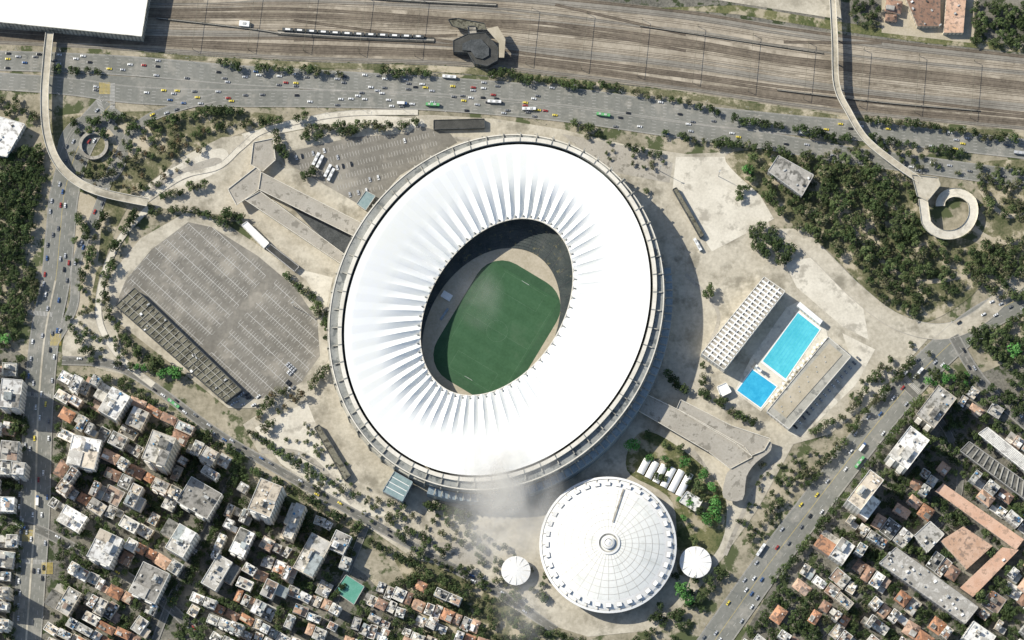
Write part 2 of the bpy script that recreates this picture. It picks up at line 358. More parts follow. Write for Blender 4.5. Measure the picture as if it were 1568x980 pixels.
# ---------------------------------------------------------------- stadium
st=empty('football_stadium')
def E(el,phi):
    cx,cy,a,b_,th=el; th=math.radians(th)
    return (cx+a*cos(phi)*sin(th)+b_*sin(phi)*cos(th), cy-a*cos(phi)*cos(th)+b_*sin(phi)*sin(th))
def lerpE(A,B,t): return tuple(x+(y-x)*t for x,y in zip(A,B))
OUT=(760,478,281,248,31); MEM=(761.5,474.5,263.5,223,31); HOL=(760.5,470,148.6,101,33.3)
NA=480
def sst(a,b_,x):
    t=max(0,min(1,(x-a)/(b_-a))); return t*t*(3-2*t)
b=MB(); rows=[]
NT=30; ZR=20.0
for j in range(NT+1):
    t=j/NT; row=[]
    for i in range(NA):
        ph=2*pi*i/NA; el=lerpE(MEM,HOL,t)
        q=(i%8)/8
        f=1-2*abs(q*2-1)**(1 if t<.5 else .8)
        z0=33-(33-ZR)*t**1.15
        amp=.14+1.4*sst(.36,.8,t)-.7*sst(.88,1,t)
        p=W(*E(el,ph),z0)
        row.append((p[0],p[1],z0+amp*f+.5*sst(0,.1,t)))
    rows.append(row)
for j in range(NT):
    for i in range(NA):
        k=(i+1)%NA
        b.face([rows[j][i],rows[j+1][i],rows[j+1][k],rows[j][k]],'membrane')
b.obj('membrane_roof',parent=st)
def ringband(b,A,B,zA,zB,m,n=240,a0=0,a1=2*pi,zfixA=None):
    pa=[W(*E(A,a0+(a1-a0)*i/n),zfixA if zfixA is not None else zA)[:2]+(zA,) for i in range(n+1)]
    pb=[W(*E(B,a0+(a1-a0)*i/n),zfixA if zfixA is not None else zB)[:2]+(zB,) for i in range(n+1)]
    for i in range(n): b.face([pa[i],pb[i],pb[i+1],pa[i+1]],m)
def sc(el,d): return (el[0],el[1],el[2]+d,el[3]+d,el[4])
b=MB()
ringband(b,sc(HOL,-1.2),sc(HOL,.8),ZR+.6,ZR+.6,'ring_white',zfixA=ZR); ringband(b,sc(HOL,-1.2),sc(HOL,-1.2),ZR-1.4,ZR+.6,'ring_concrete',zfixA=ZR)
for i in range(60):
    p=W(*E(sc(HOL,3.5),2*pi*i/60),ZR+1); q=W(*E(sc(HOL,9),2*pi*i/60),ZR+1); a=math.atan2(q[1]-p[1],q[0]-p[0])
    b.box(p[0],p[1],ZR-.2,ZR+1.6,1.5,.8,a,'ring_grey')
b.obj('inner_rim',parent=st)
b=MB()
ringband(b,sc(MEM,4),sc(MEM,10),34,34,'ring_white',zfixA=32); ringband(b,sc(MEM,4),sc(MEM,4),31,34,'ring_white',zfixA=32); ringband(b,sc(MEM,10),sc(MEM,10),31,34,'ring_white',zfixA=32)
for i in range(60):
    ph=2*pi*(i+.5)/60
    p=W(*E(sc(MEM,7),ph),32); q=W(*E(sc(MEM,20),ph),32); a=math.atan2(q[1]-p[1],q[0]-p[0])
    b.box(p[0],p[1],33.8,34.4,3.4,.8,a,'ring_grey')
    m_=W(*E(sc(MEM,14),ph),32); b.box(m_[0],m_[1],30.9,32.4,5.2,.9,a,'ring_concrete')
b.obj('compression_ring',parent=st)
b=MB()
ringband(b,sc(MEM,3),OUT,30.8,30.8,'ring_grey',zfixA=31)
ringband(b,OUT,OUT,0,31.4,'ring_concrete',zfixA=31); ringband(b,sc(OUT,-1.6),OUT,31.4,31.4,'ring_white',zfixA=31); ringband(b,sc(OUT,-1.6),sc(OUT,-1.6),30.8,31.4,'ring_concrete',zfixA=31)
for zf in(9,18,25):
    ringband(b,OUT,sc(OUT,2.5),zf,zf,'ring_concrete',zfixA=31); ringband(b,sc(OUT,2.5),sc(OUT,2.5),zf-1,zf,'ring_concrete',zfixA=31)
for i in range(60):
    ph=2*pi*(i+.5)/60
    p=W(*E(sc(OUT,1.5),ph),31); q=W(*E(sc(OUT,20),ph),31); a=math.atan2(q[1]-p[1],q[0]-p[0])
    b.box(p[0],p[1],0,28,2.4,1.1,a,'ring_concrete')
b.obj('outer_wall',parent=st)
b=MB()
for i in range(50):
    ph=pi*(.26+.68*i/50)
    p=W(*E(sc(OUT,7),ph),31); q=W(*E(sc(OUT,40),ph),31); a=math.atan2(q[1]-p[1],q[0]-p[0])
    b.box(p[0],p[1],20,20.8,7.6,.9,a,'ring_concrete')
    b.box(p[0]+cos(a)*3,p[1]+sin(a)*3,0,20,.8,.8,a,'ring_concrete')
ringband(b,sc(OUT,2.6),sc(OUT,14),19.5,18,'facade_blue',n=90,a0=pi*.26,a1=pi*.94,zfixA=31)
ringband(b,sc(OUT,14),sc(OUT,15),18,0,'facade_blue',n=90,a0=pi*.26,a1=pi*.94,zfixA=31)
b.obj('glazed_canopy',parent=st)
b=MB()
FI=(752,501,130,95,32); FO=(761,480,262,222,31.5)
NR=34
def bz(j): return .9+23*((j+1)/NR)**1.15+(2.5 if (j+1)/NR>.42 else 0)
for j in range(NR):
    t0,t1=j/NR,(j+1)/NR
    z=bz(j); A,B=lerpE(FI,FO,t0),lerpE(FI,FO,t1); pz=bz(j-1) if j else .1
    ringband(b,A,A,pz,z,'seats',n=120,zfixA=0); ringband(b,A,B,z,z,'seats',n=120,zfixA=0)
for i in range(40):
    ph=2*pi*i/40
    for j in range(16):
        t0,t1=j/NR,(j+1)/NR; z=bz(j)
        p=W(*E(lerpE(FI,FO,t0),ph),0);q=W(*E(lerpE(FI,FO,t1),ph),0); a=math.atan2(q[1]-p[1],q[0]-p[0])
        b.box((p[0]+q[0])/2,(p[1]+q[1])/2,z,z+.12,math.hypot(q[0]-p[0],q[1]-p[1])*.9,.6,a,'facade_dark')
b.obj('seating_bowl',parent=st)
Lx=Vector((sin(math.radians(31)),-cos(math.radians(31)))); Mx=Vector((-Lx.y,Lx.x))
PC=Vector((761,507))
def PP(l,m,z):
    c=PC+Lx*l+Mx*m; return W(c.x,c.y,z)
for nm,a_,b_ in(('pitch_light',(.042,.100,.046),(.057,.126,.062)),('pitch_dark',(.040,.095,.044),(.053,.121,.059)),('pitch_edge',(.037,.086,.042),(.051,.110,.056))):
    mat(nm,a_,b_,.05,.5,rough=.9,c3=(.07,.125,.068),s3=.03,th=.54,soft=.18)
mat('pitch_line',(.10,.17,.10),(.15,.22,.15),.2,1)
zb=nz()
b=MB(); n=80
b.face([W(*E((752,501,131,96,32),2*pi*i/n),zb) for i in range(n)][::-1],'tan_floor')
def rrect(hl,hm,r):
    pts=[]
    for cx_,cy_,a0 in((hl-r,hm-r,0),(-hl+r,hm-r,90),(-hl+r,-hm+r,180),(hl-r,-hm+r,270)):
        for k in range(7):
            a=math.radians(a0+k*15); pts.append((cx_+r*cos(a),cy_+r*sin(a)))
    return pts
zb+=.006; b.face([PP(l,m,zb) for l,m in rrect(103,71,44)],'pitch_edge')
zb+=.006
hl,hm=50/S,33/S
hm2=31/S
def clipm(l):
    return min(hm, 71-44+math.sqrt(max(0,44**2-max(0,abs(l)-59)**2))-3)
for k in range(18):
    l0=-hl+2*hl*k/18; l1=l0+2*hl/18
    b.face([PP(l0,-clipm(l0),zb),PP(l1,-clipm(l1),zb),PP(l1,clipm(l1),zb),PP(l0,clipm(l0),zb)],'pitch_light' if k%2 else 'pitch_dark')
zb+=.006
def ln(a,c,w=.2):
    a=Vector(a);c=Vector(c);d=(c-a).normalized();nn=Vector((-d.y,d.x))*w/2
    b.face([PP(*(a-nn),zb),PP(*(c-nn),zb),PP(*(c+nn),zb),PP(*(a+nn),zb)],'pitch_line')
k=1/S; hl2=48/S
for s_ in(-1,1):
    ln((-hl2*.84,s_*hm2),(hl2*.84,s_*hm2)); ln((s_*hl2,-22*k),(s_*hl2,22*k))
    ln((s_*(hl2-16.5*k),-20*k),(s_*(hl2-16.5*k),20*k)); ln((s_*hl2,-20*k),(s_*(hl2-16.5*k),-20*k)); ln((s_*hl2,20*k),(s_*(hl2-16.5*k),20*k))
ln((0,-hm2),(0,hm2))
for i in range(36):
    a0,a1=2*pi*i/36,2*pi*(i+1)/36; ln((9.15*k*cos(a0),9.15*k*sin(a0)),(9.15*k*cos(a1),9.15*k*sin(a1)))
b.obj('football_pitch',parent=st)
for s_ in(-1,1):
    b=MB()
    for m_ in(-6.5,6.5):
        p=PP(s_*hl2,m_,0); b.box(p[0],p[1],.1,2.5,.15,.15,0,'white_paint')
    p,q=PP(s_*hl2,-6.5,0),PP(s_*hl2,6.5,0); b.box((p[0]+q[0])/2,(p[1]+q[1])/2,2.4,2.55,7.3,.15,math.atan2(q[1]-p[1],q[0]-p[0]),'white_paint'); b.obj('goal_frame',parent=st)
p=W(684,453,2); b=MB(); b.box(p[0],p[1],.1,2.6,9,6,-.55,'white_paint'); b.box(p[0]-2,p[1]-16,.1,1.6,12,2,1,'facade_blue'); b.obj('dugout_tent',parent=st)
# ---------------------------------------------------------------- arena
ar=empty('domed_arena')
cx,cy,_=W(931,834,13); r0=103*S
b=MB()
def circ(r,z,n=96,c=None):
    c=c or (cx,cy); return [(c[0]+r*cos(2*pi*i/n),c[1]+r*sin(2*pi*i/n),z) for i in range(n)]
def lathe(b,prof,mats,c=None,n=96):
    for j in range(len(prof)-1):
        A=circ(prof[j][0],prof[j][1],n,c);B=circ(prof[j+1][0],prof[j+1][1],n,c)
        for i in range(n): b.face([A[i],A[(i+1)%n],B[(i+1)%n],B[i]],mats[j])
lathe(b,[(r0-5,0),(r0-5,10),(r0,12),(r0,13.5),(r0-2,14),(r0-2.3,13.2),(r0*.93,14.2),(r0*.82,16)],['facade_dark','ring_concrete','ring_white','white_paint','ring_grey','white_paint','white_paint'])
for i in range(48):
    a=2*pi*i/48; b.box(cx+cos(a)*(r0-4),cy+sin(a)*(r0-4),0,11,2,.8,a,'ring_concrete')
for i in range(36):
    a=2*pi*i/36; b.box(cx+cos(a)*r0*.89,cy+sin(a)*r0*.89,14.3,16.6,3.2,4.4,a,'facade_dark','white_paint')
    b.box(cx+cos(a)*(r0*.89+3.2),cy+sin(a)*(r0*.89+3.2),13.8,14.6,2.4,.8,a,'dome_rib')
b.obj('ring_roof',parent=ar)
b=MB(); rd=r0*.82; prof=[]
for j in range(17):
    t=j/16; prof.append((rd*(1-t)+.01,16+8*(1-(1-t)**2)))
lathe(b,prof,['dome_panel']*16,n=64)
def dz(r): return 16+8*(1-(r/rd)**2)
for i in range(32):
    a=2*pi*i/32; d=Vector((cos(a),sin(a)));nn=Vector((-d.y,d.x))*.14
    for j in range(13):
        ra,rb=rd*(1-j/16),rd*(1-(j+1)/16)
        P=[Vector((cx,cy))+d*ra,Vector((cx,cy))+d*rb]
        b.face([(*(P[0]-nn),dz(ra)+.12),(*(P[0]+nn),dz(ra)+.12),(*(P[1]+nn),dz(rb)+.12),(*(P[1]-nn),dz(rb)+.12)],'dome_rib')
for rr in(.3,.42,.54,.66,.78,.9):
    r=rd*rr; lathe(b,[(r-.14,dz(r)+.16),(r+.14,dz(r)+.16)],['dome_rib'],n=64)
lathe(b,[(r0*.17,23.2),(r0*.17,24.5),(r0*.14,24.7),(r0*.12,24.2)],['ring_concrete','white_paint','ring_concrete'],n=32)
lathe(b,[(r0*.09,24),(r0*.09,26),(r0*.06,26.8),(r0*.05,26.2),(.01,27.2)],['facade_dark','white_paint','ring_concrete','white_paint'],n=24)
p,q=W(938,800,23),W(955,748,18)
for t in range(6):
    t0,t1=t/6,(t+1)/6
    a=Vector(p).lerp(Vector(q),t0);c=Vector(p).lerp(Vector(q),t1)
    za=dz(math.hypot(a.x-cx,a.y-cy))+1; zc=dz(math.hypot(c.x-cx,c.y-cy))+1
    b.face([(a.x-.7,a.y,za),(a.x+.7,a.y,za),(c.x+.7,c.y,zc),(c.x-.7,c.y,zc)],'deck')
b.obj('dome',parent=ar)
for px,py,r in((790,874,22),(1065,861,24)):
    b=MB(); c=W(px,py,6)[:2]; r*=S
    lathe(b,[(r*.35,0),(r*.4,5),(r,6.2),(r,6.8),(r*.3,7.6),(.01,7.9)],['ring_concrete','ring_concrete','white_paint','white_paint','white_paint'],c,24)
    for i in range(12):
        a=2*pi*i/12; b.box(c[0]+cos(a)*r*.6,c[1]+sin(a)*r*.6,7.0,7.5,r*.7,.2,a,'ring_white')
    b.obj('round_pavilion')
# ---------------------------------------------------------------- ramps & bridges
def slab(b,P,z0,z1,mt,ms,par=True):
    Q=[W(x,y,z1)[:2] for x,y in P]; b.prism(Q,z0,z1,ms,mt,True)
    if par:
        for i in range(len(Q)):
            a,c=Q[i],Q[(i+1)%len(Q)]; l=math.hypot(c[0]-a[0],c[1]-a[1])
            if l>4: b.box((a[0]+c[0])/2,(a[1]+c[1])/2,z1+.01,z1+1,l-.8,.4,math.atan2(c[1]-a[1],c[0]-a[0]),ms)
def pillars(b,P,z):
    for x,y in P:
        p=W(x,y,z); b.box(p[0],p[1],0,z,1.2,1.2,.4,'ring_concrete')
b=MB()
slab(b,[(400,264),(556,343),(546,364),(396,290)],9,10,'deck','ring_white')
slab(b,[(375,306),(398,293),(531,392),(522,404)],8.9,9.9,'deck','ring_white')
slab(b,[(349,290),(392,256),(400,263),(396,291),(376,305),(362,314)],8.8,9.8,'deck','ring_white')
slab(b,[(388,218),(418,212),(422,245),(402,263),(384,252)],5.5,6.5,'deck','ring_white')
pillars(b,[(420,285),(460,305),(500,325),(540,345),(400,312),(440,340),(480,368),(515,393),(375,285)],8.8)
b.obj('access_ramp')
b=MB()
slab(b,[(986,602),(1052,634),(1140,684),(1152,700),(1118,718),(1085,692),(974,627)],8,9,'deck','ring_white')
slab(b,[(1042,612),(1120,652),(1180,672),(1170,690),(1150,698),(1128,680),(1036,626)],8.2,9.2,'deck','ring_white')
slab(b,catmull([(1118,719),(1152,701),(1178,676),(1180,690),(1158,708),(1143,730),(1137,765),(1108,762),(1110,735)],True,3),7.8,8.8,'deck','ring_white',False)
pillars(b,[(1000,615),(1040,640),(1080,665),(1120,695),(1080,640),(1130,665),(1125,745)],7.8)
b.obj('access_ramp')
def bridge(P,wpx,z):
    C=center(P,z); b=MB(); w=wpx*S
    ribbon(b,C,w,z-1,z,'concrete','ring_concrete')
    for s_ in(1,-1): ribbon(b,C,.35,z,z+1.1,'ring_white','ring_white',off=s_*(w/2-.2))
    for i,p in enumerate(resample(C,22)): b.cyl(p[0],p[1],0,z-1,.7,'ring_concrete',8)
    return b
b=bridge([(76,50),(72,90),(68,150),(72,205),(88,248),(118,278),(160,296),(226,310)],13,9); b.obj('footbridge')
b=bridge([(1274,-20),(1278,60),(1281,130),(1300,172),(1325,212),(1365,246),(1408,276)],10,11)
slab(b,[(1396,268),(1436,272),(1440,284),(1420,308),(1404,300)],9.8,10.95,'concrete','ring_concrete')
sp=[]
for i in range(34):
    a=math.radians(208+i*9.2); r=(38-max(0,i-19)*1.75); sp.append((1452+r*cos(a)*1.02,322-r*sin(a)*1.0,10.5-i*.26))
sp=[(1413,304,10.7)]+sp
pts=[W(*p) for p in sp]; C2=[p[:2] for p in pts]; A=offs(C2,4.0);B=offs(C2,-4.0)
for i in range(len(sp)-1):
    z0,z1=sp[i][2],sp[i+1][2]
    b.face([(*B[i],z0),(*B[i+1],z1),(*A[i+1],z1),(*A[i],z0)],'concrete_light')
    for Q in(A,B):
        b.face([(*Q[i],z0-.8),(*Q[i+1],z1-.8),(*Q[i+1],z1+1),(*Q[i],z0+1)],'ring_white')
    if i%5==2: b.cyl(*C2[i],0,z0-.3,.5,'ring_concrete',8)
b.obj('footbridge')
b=MB(); c=W(143,222,4)[:2]
lathe(b,[(13,0),(13,4),(10.2,4),(10.2,0)],['ring_grey','deck','ring_grey'],c,32); b.obj('spiral_ramp')
# ---------------------------------------------------------------- special buildings
FOOT=[]
def pbuild(name,P,h,roof,wall,para=True,extra=None):
    FOOT.append([(x,y) for x,y in P])
    Q=[W(x,y,h)[:2] for x,y in P]; b=MB(); b.prism(Q,0,h,wall,roof)
    if para:
        for i in range(len(Q)):
            a,c_=Q[i],Q[(i+1)%len(Q)]; l=math.hypot(c_[0]-a[0],c_[1]-a[1])
            b.box((a[0]+c_[0])/2,(a[1]+c_[1])/2,h+.01,h+.6,l-.6,.5,math.atan2(c_[1]-a[1],c_[0]-a[0]),wall)
    for i in range(len(Q)):
        a,c_=Vector(Q[i]),Vector(Q[(i+1)%len(Q)]); l=(c_-a).length; d=(c_-a)/l
        cen=sum((Vector(q) for q in Q),Vector((0,0)))/len(Q); nn=Vector((d.y,-d.x))
        if nn.dot((a+c_)/2-cen)<0: nn=-nn
        for k in range(int(l/3.5)):
            for f in range(max(1,int(h/3.2))):
                o=a+d*(1.7+k*3.5)+nn*.04; z=1.1+f*3.1
                if z+1.4<h: b.face([(*o,z),(*(o+d*1.6),z),(*(o+d*1.6),z+1.4),(*o,z+1.4)],'window')
    if extra: extra(b,Q,h)
    return b.obj(name)
def ribs(n,m,hh=.6,wd=.8,axis=0):
    def f(b,Q,h):
        for k in range(1,n):
            t=k/n
            if axis==0: a=Vector(Q[0]).lerp(Vector(Q[1]),t); c_=Vector(Q[3]).lerp(Vector(Q[2]),t)
            else: a=Vector(Q[1]).lerp(Vector(Q[2]),t); c_=Vector(Q[0]).lerp(Vector(Q[3]),t)
            l=(c_-a).length; b.box((a.x+c_.x)/2,(a.y+c_.y)/2,h+.01,h+hh,l-1.5,wd,math.atan2(c_.y-a.y,c_.x-a.x),m)
    return f
def clutter(n):
    def f(b,Q,h):
        xs=[q[0] for q in Q];ys=[q[1] for q in Q]
        for _ in range(n*4):
            x,y=U(min(xs),max(xs)),U(min(ys),max(ys))
            if pip(x,y,Q) and R()<.5: b.box(x,y,h+.01,h+U(.5,1.8),U(1,3),U(1,2.5),.6,random.choice(['ac_grey','white_paint','dark_metal']))
    return f
pbuild('warehouse',[(-60,-60),(236,-60),(217,56),(-60,28)],16,'membrane','ring_concrete',True,ribs(9,'white_paint',.1,.15))
def garage_x(b,Q,h):
    ribs(26,'ring_concrete',.7,.35,0)(b,Q,h); ribs(3,'ring_concrete',.9,.5,1)(b,Q,h); clutter(12)(b,Q,h)
pbuild('parking_garage',[(177,468),(345,616),(370,597),(206,441)],9,'garage_roof','facade_dark',True,garage_x)
def pool_x(b,Q,h):
    ribs(22,'white_paint',1.0,1.6,1)(b,Q,h); ribs(4,'white_paint',.9,1.0,0)(b,Q,h)
pbuild('aquatic_grandstand',[(1074,541),(1109,566),(1202,446),(1170,424)],15,'deck','wall_0',True,pool_x)
pbuild('aquatic_grandstand',[(1174,630),(1208,657),(1303,546),(1268,516)],9,'ring_concrete','wall_0',True,None)
b=MB(); slab(b,[(1184,624),(1204,640),(1290,543),(1270,526)],9.05,9.45,'tan_floor','concrete_light',False)
for k in range(12):
    p=W(1194+k*6.6+(-4 if k%2 else 4),630-k*7.6,9.6); b.box(p[0],p[1],9.5,9.9,1,1,.6,'ac_grey')
b.obj('roof_terrace')
PO=MB(); z=nz()
PO.face([W(x,y,z) for x,y in[(1124,600),(1165,630),(1268,516),(1262,492),(1222,462),(1205,470),(1150,548)]],'concrete_light'); PO.obj('pool_deck')
def pool(name,P,m,lanes=0):
    b=MB(); cen=Vector((sum(p[0] for p in P)/4,sum(p[1] for p in P)/4))
    big_=[tuple(cen+(Vector(p)-cen)*1.07) for p in P]
    b.prism([W(x,y,.3)[:2] for x,y in big_],0,.75,'white_paint')
    b.face([W(x,y,.78) for x,y in P],m)
    for k in range(1,lanes):
        a=Vector(P[0]).lerp(Vector(P[1]),k/lanes);c_=Vector(P[3]).lerp(Vector(P[2]),k/lanes); d=(Vector(P[1])-Vector(P[0])).normalized()*.18
        b.face([W(*(a-d),.80),W(*(a+d),.80),W(*(c_+d),.80),W(*(c_-d),.80)],'water_deep')
    b.obj(name)
pool('swimming_pool',[(1222,479),(1255,505),(1203,580),(1168,553)],'water_pool',8)
pool('diving_pool',[(1152,566),(1189,592),(1165,624),(1129,598)],'water_deep',0)
b=MB(); p=W(1158,562,5); b.box(p[0],p[1],.3,10,2,2,.9,'wall_0'); b.box(p[0]+2,p[1]-2,7,7.4,6,2,-.8,'white_paint'); b.box(p[0]+2,p[1]-2,4,4.4,5,2,-.8,'white_paint'); b.obj('diving_tower')
pbuild('scoreboard_wall',[(1220,468),(1256,497),(1260,491),(1225,462)],7,'white_paint','wall_0',False)
pbuild('pump_house',[(1098,592),(1112,586),(1120,600),(1104,608)],5,'white_paint','wall_0')
for k in range(20):
    s_=U(-1,1); x=1262-k*4.4+s_*2; y=520+k*4.9+s_*2
    b=MB(); p=W(x,y,1); b.cyl(p[0],p[1],.4,2.6,.06,'ac_grey',5); b.cyl(p[0],p[1],2.4,2.9,1.3,'white_paint',8,.1)
    b.obj('sun_umbrella')
def stat_x(b,Q,h):
    c_=sum((Vector(q) for q in Q),Vector((0,0)))/len(Q)
    b.prism([tuple(c_+(Vector(q)-c_)*.6) for q in Q],h+.01,h+1.6,'dark_metal','facade_dark')
pbuild('station_building',[(694,62),(716,52),(742,50),(762,72),(762,92),(746,101),(727,97),(716,80),(694,79)],10,'dark_metal','facade_dark',True,stat_x)
b=MB(); slab(b,[(745,44),(762,40),(774,60),(772,88),(764,88),(764,66)],9.5,10.8,'tan_floor','ring_concrete',False); slab(b,[(686,30),(700,28),(742,36),(745,46),(715,46),(692,40)],7,8,'garage_roof','facade_dark'); slab(b,[(716,40),(728,40),(732,60),(718,58)],7.4,8.4,'deck','facade_dark'); b.obj('station_concourse')
pbuild('gatehouse',[(664,184),(742,182),(742,196),(664,198)],4,'dark_metal','facade_dark')
pbuild('glass_lobby',[(586,752),(604,722),(632,738),(616,768)],16,'glass_teal','facade_blue',True,ribs(4,'white_paint',.5,.6))
pbuild('ticket_office',[(481,655),(489,650),(537,728),(528,736)],5,'garage_roof','facade_dark')
pbuild('ticket_office',[(370,345),(378,339),(412,372),(404,380)],5,'white_paint','wall_0')
pbuild('perimeter_shed',[(407,380),(414,374),(458,408),(451,416)],4,'ac_grey','wall_2',True,ribs(9,'dark_metal',.4,.6))
pbuild('perimeter_shed',[(1030,290),(1036,287),(1078,360),(1072,364)],4,'garage_roof','facade_dark')
pbuild('park_house',[(1176,262),(1192,238),(1246,268),(1228,300)],12,'roof_flat_2','wall_2',True,clutter(8))
pbuild('kiosk',[(560,292),(575,300),(560,322),(546,312)],4,'glass_teal','wall_2')
pbuild('event_shed',[(1040,768),(1052,752),(1076,766),(1066,784)],5,'roof_flat_1','wall_0')
def vault(b,px,py,ang,L,w,z0,h,m):
    c=W(px,py,z0+h/2); n=10; d=Vector((cos(ang),sin(ang)));nn=Vector((-d.y,d.x)); c=Vector(c[:2])
    sec=[(w/2*cos(pi*i/n),z0+h*sin(pi*i/n)) for i in range(n+1)]
    for i in range(n):
        (x0,za),(x1,zb_)=sec[i],sec[i+1]; P0=c+nn*x0;P1=c+nn*x1
        b.face([(*(P0-d*L/2),za),(*(P0+d*L/2),za),(*(P1+d*L/2),zb_),(*(P1-d*L/2),zb_)],m)
    for s_ in(-1,1): b.face([(*(c+d*s_*L/2+nn*x),zz_) for x,zz_ in sec],m)
for i in range(6):
    b=MB(); px,py=986+i*12.4,714+i*5.6
    vault(b,px,py,math.radians(62),(14+i*1.6),6.2,3,2,'white_paint')
    c=W(px,py,3); b.box(c[0],c[1],0,3,(14+i*1.6)-1,5.4,math.radians(62),'wall_0'); b.obj('marquee_tent')
pbuild('school_building',[(1432,752),(1444,740),(1568,826),(1556,842)],8,'roof_orange','wall_1',False,clutter(3))
pbuild('school_building',[(1535,838),(1560,842),(1490,914),(1470,900)],8,'roof_orange','wall_1',False,clutter(3))
pbuild('school_building',[(1440,828),(1475,806),(1520,836),(1480,872)],9,'roof_tile_1','wall_1',False,clutter(3))
pbuild('factory_building',[(1498,664),(1512,654),(1580,708),(1580,730)],10,'roof_flat_1','wall_0',True,ribs(8,'ac_grey',.5,.5))
pbuild('factory_building',[(1470,690),(1484,676),(1590,752),(1590,780)],9,'roof_flat_3','wall_2',True,ribs(14,'ring_concrete',.9,1.1,1))
pbuild('office_building',[(1346,862),(1372,838),(1498,930),(1478,955)],14,'roof_flat_5','wall_2',True,clutter(30))
pbuild('factory_building',[(1400,820),(1424,798),(1446,818),(1420,846)],10,'roof_flat_0','wall_0',True,clutter(8))
pbuild('white_hall',[(-30,170),(38,190),(10,240),(-30,232)],10,'roof_flat_1','wall_0',True,clutter(10))
pbuild('sports_court',[(512,905),(530,880),(558,898),(542,926)],3,'court_green','wall_2')
pbuild('town_house',[(1380,-20),(1440,-20),(1440,40),(1405,40)],7,'roof_tile_2','wall_1',False,clutter(4))
pbuild('town_house',[(1450,-10),(1480,-10),(1475,50),(1445,50)],7,'roof_tile_1','wall_1',False,clutter(3))
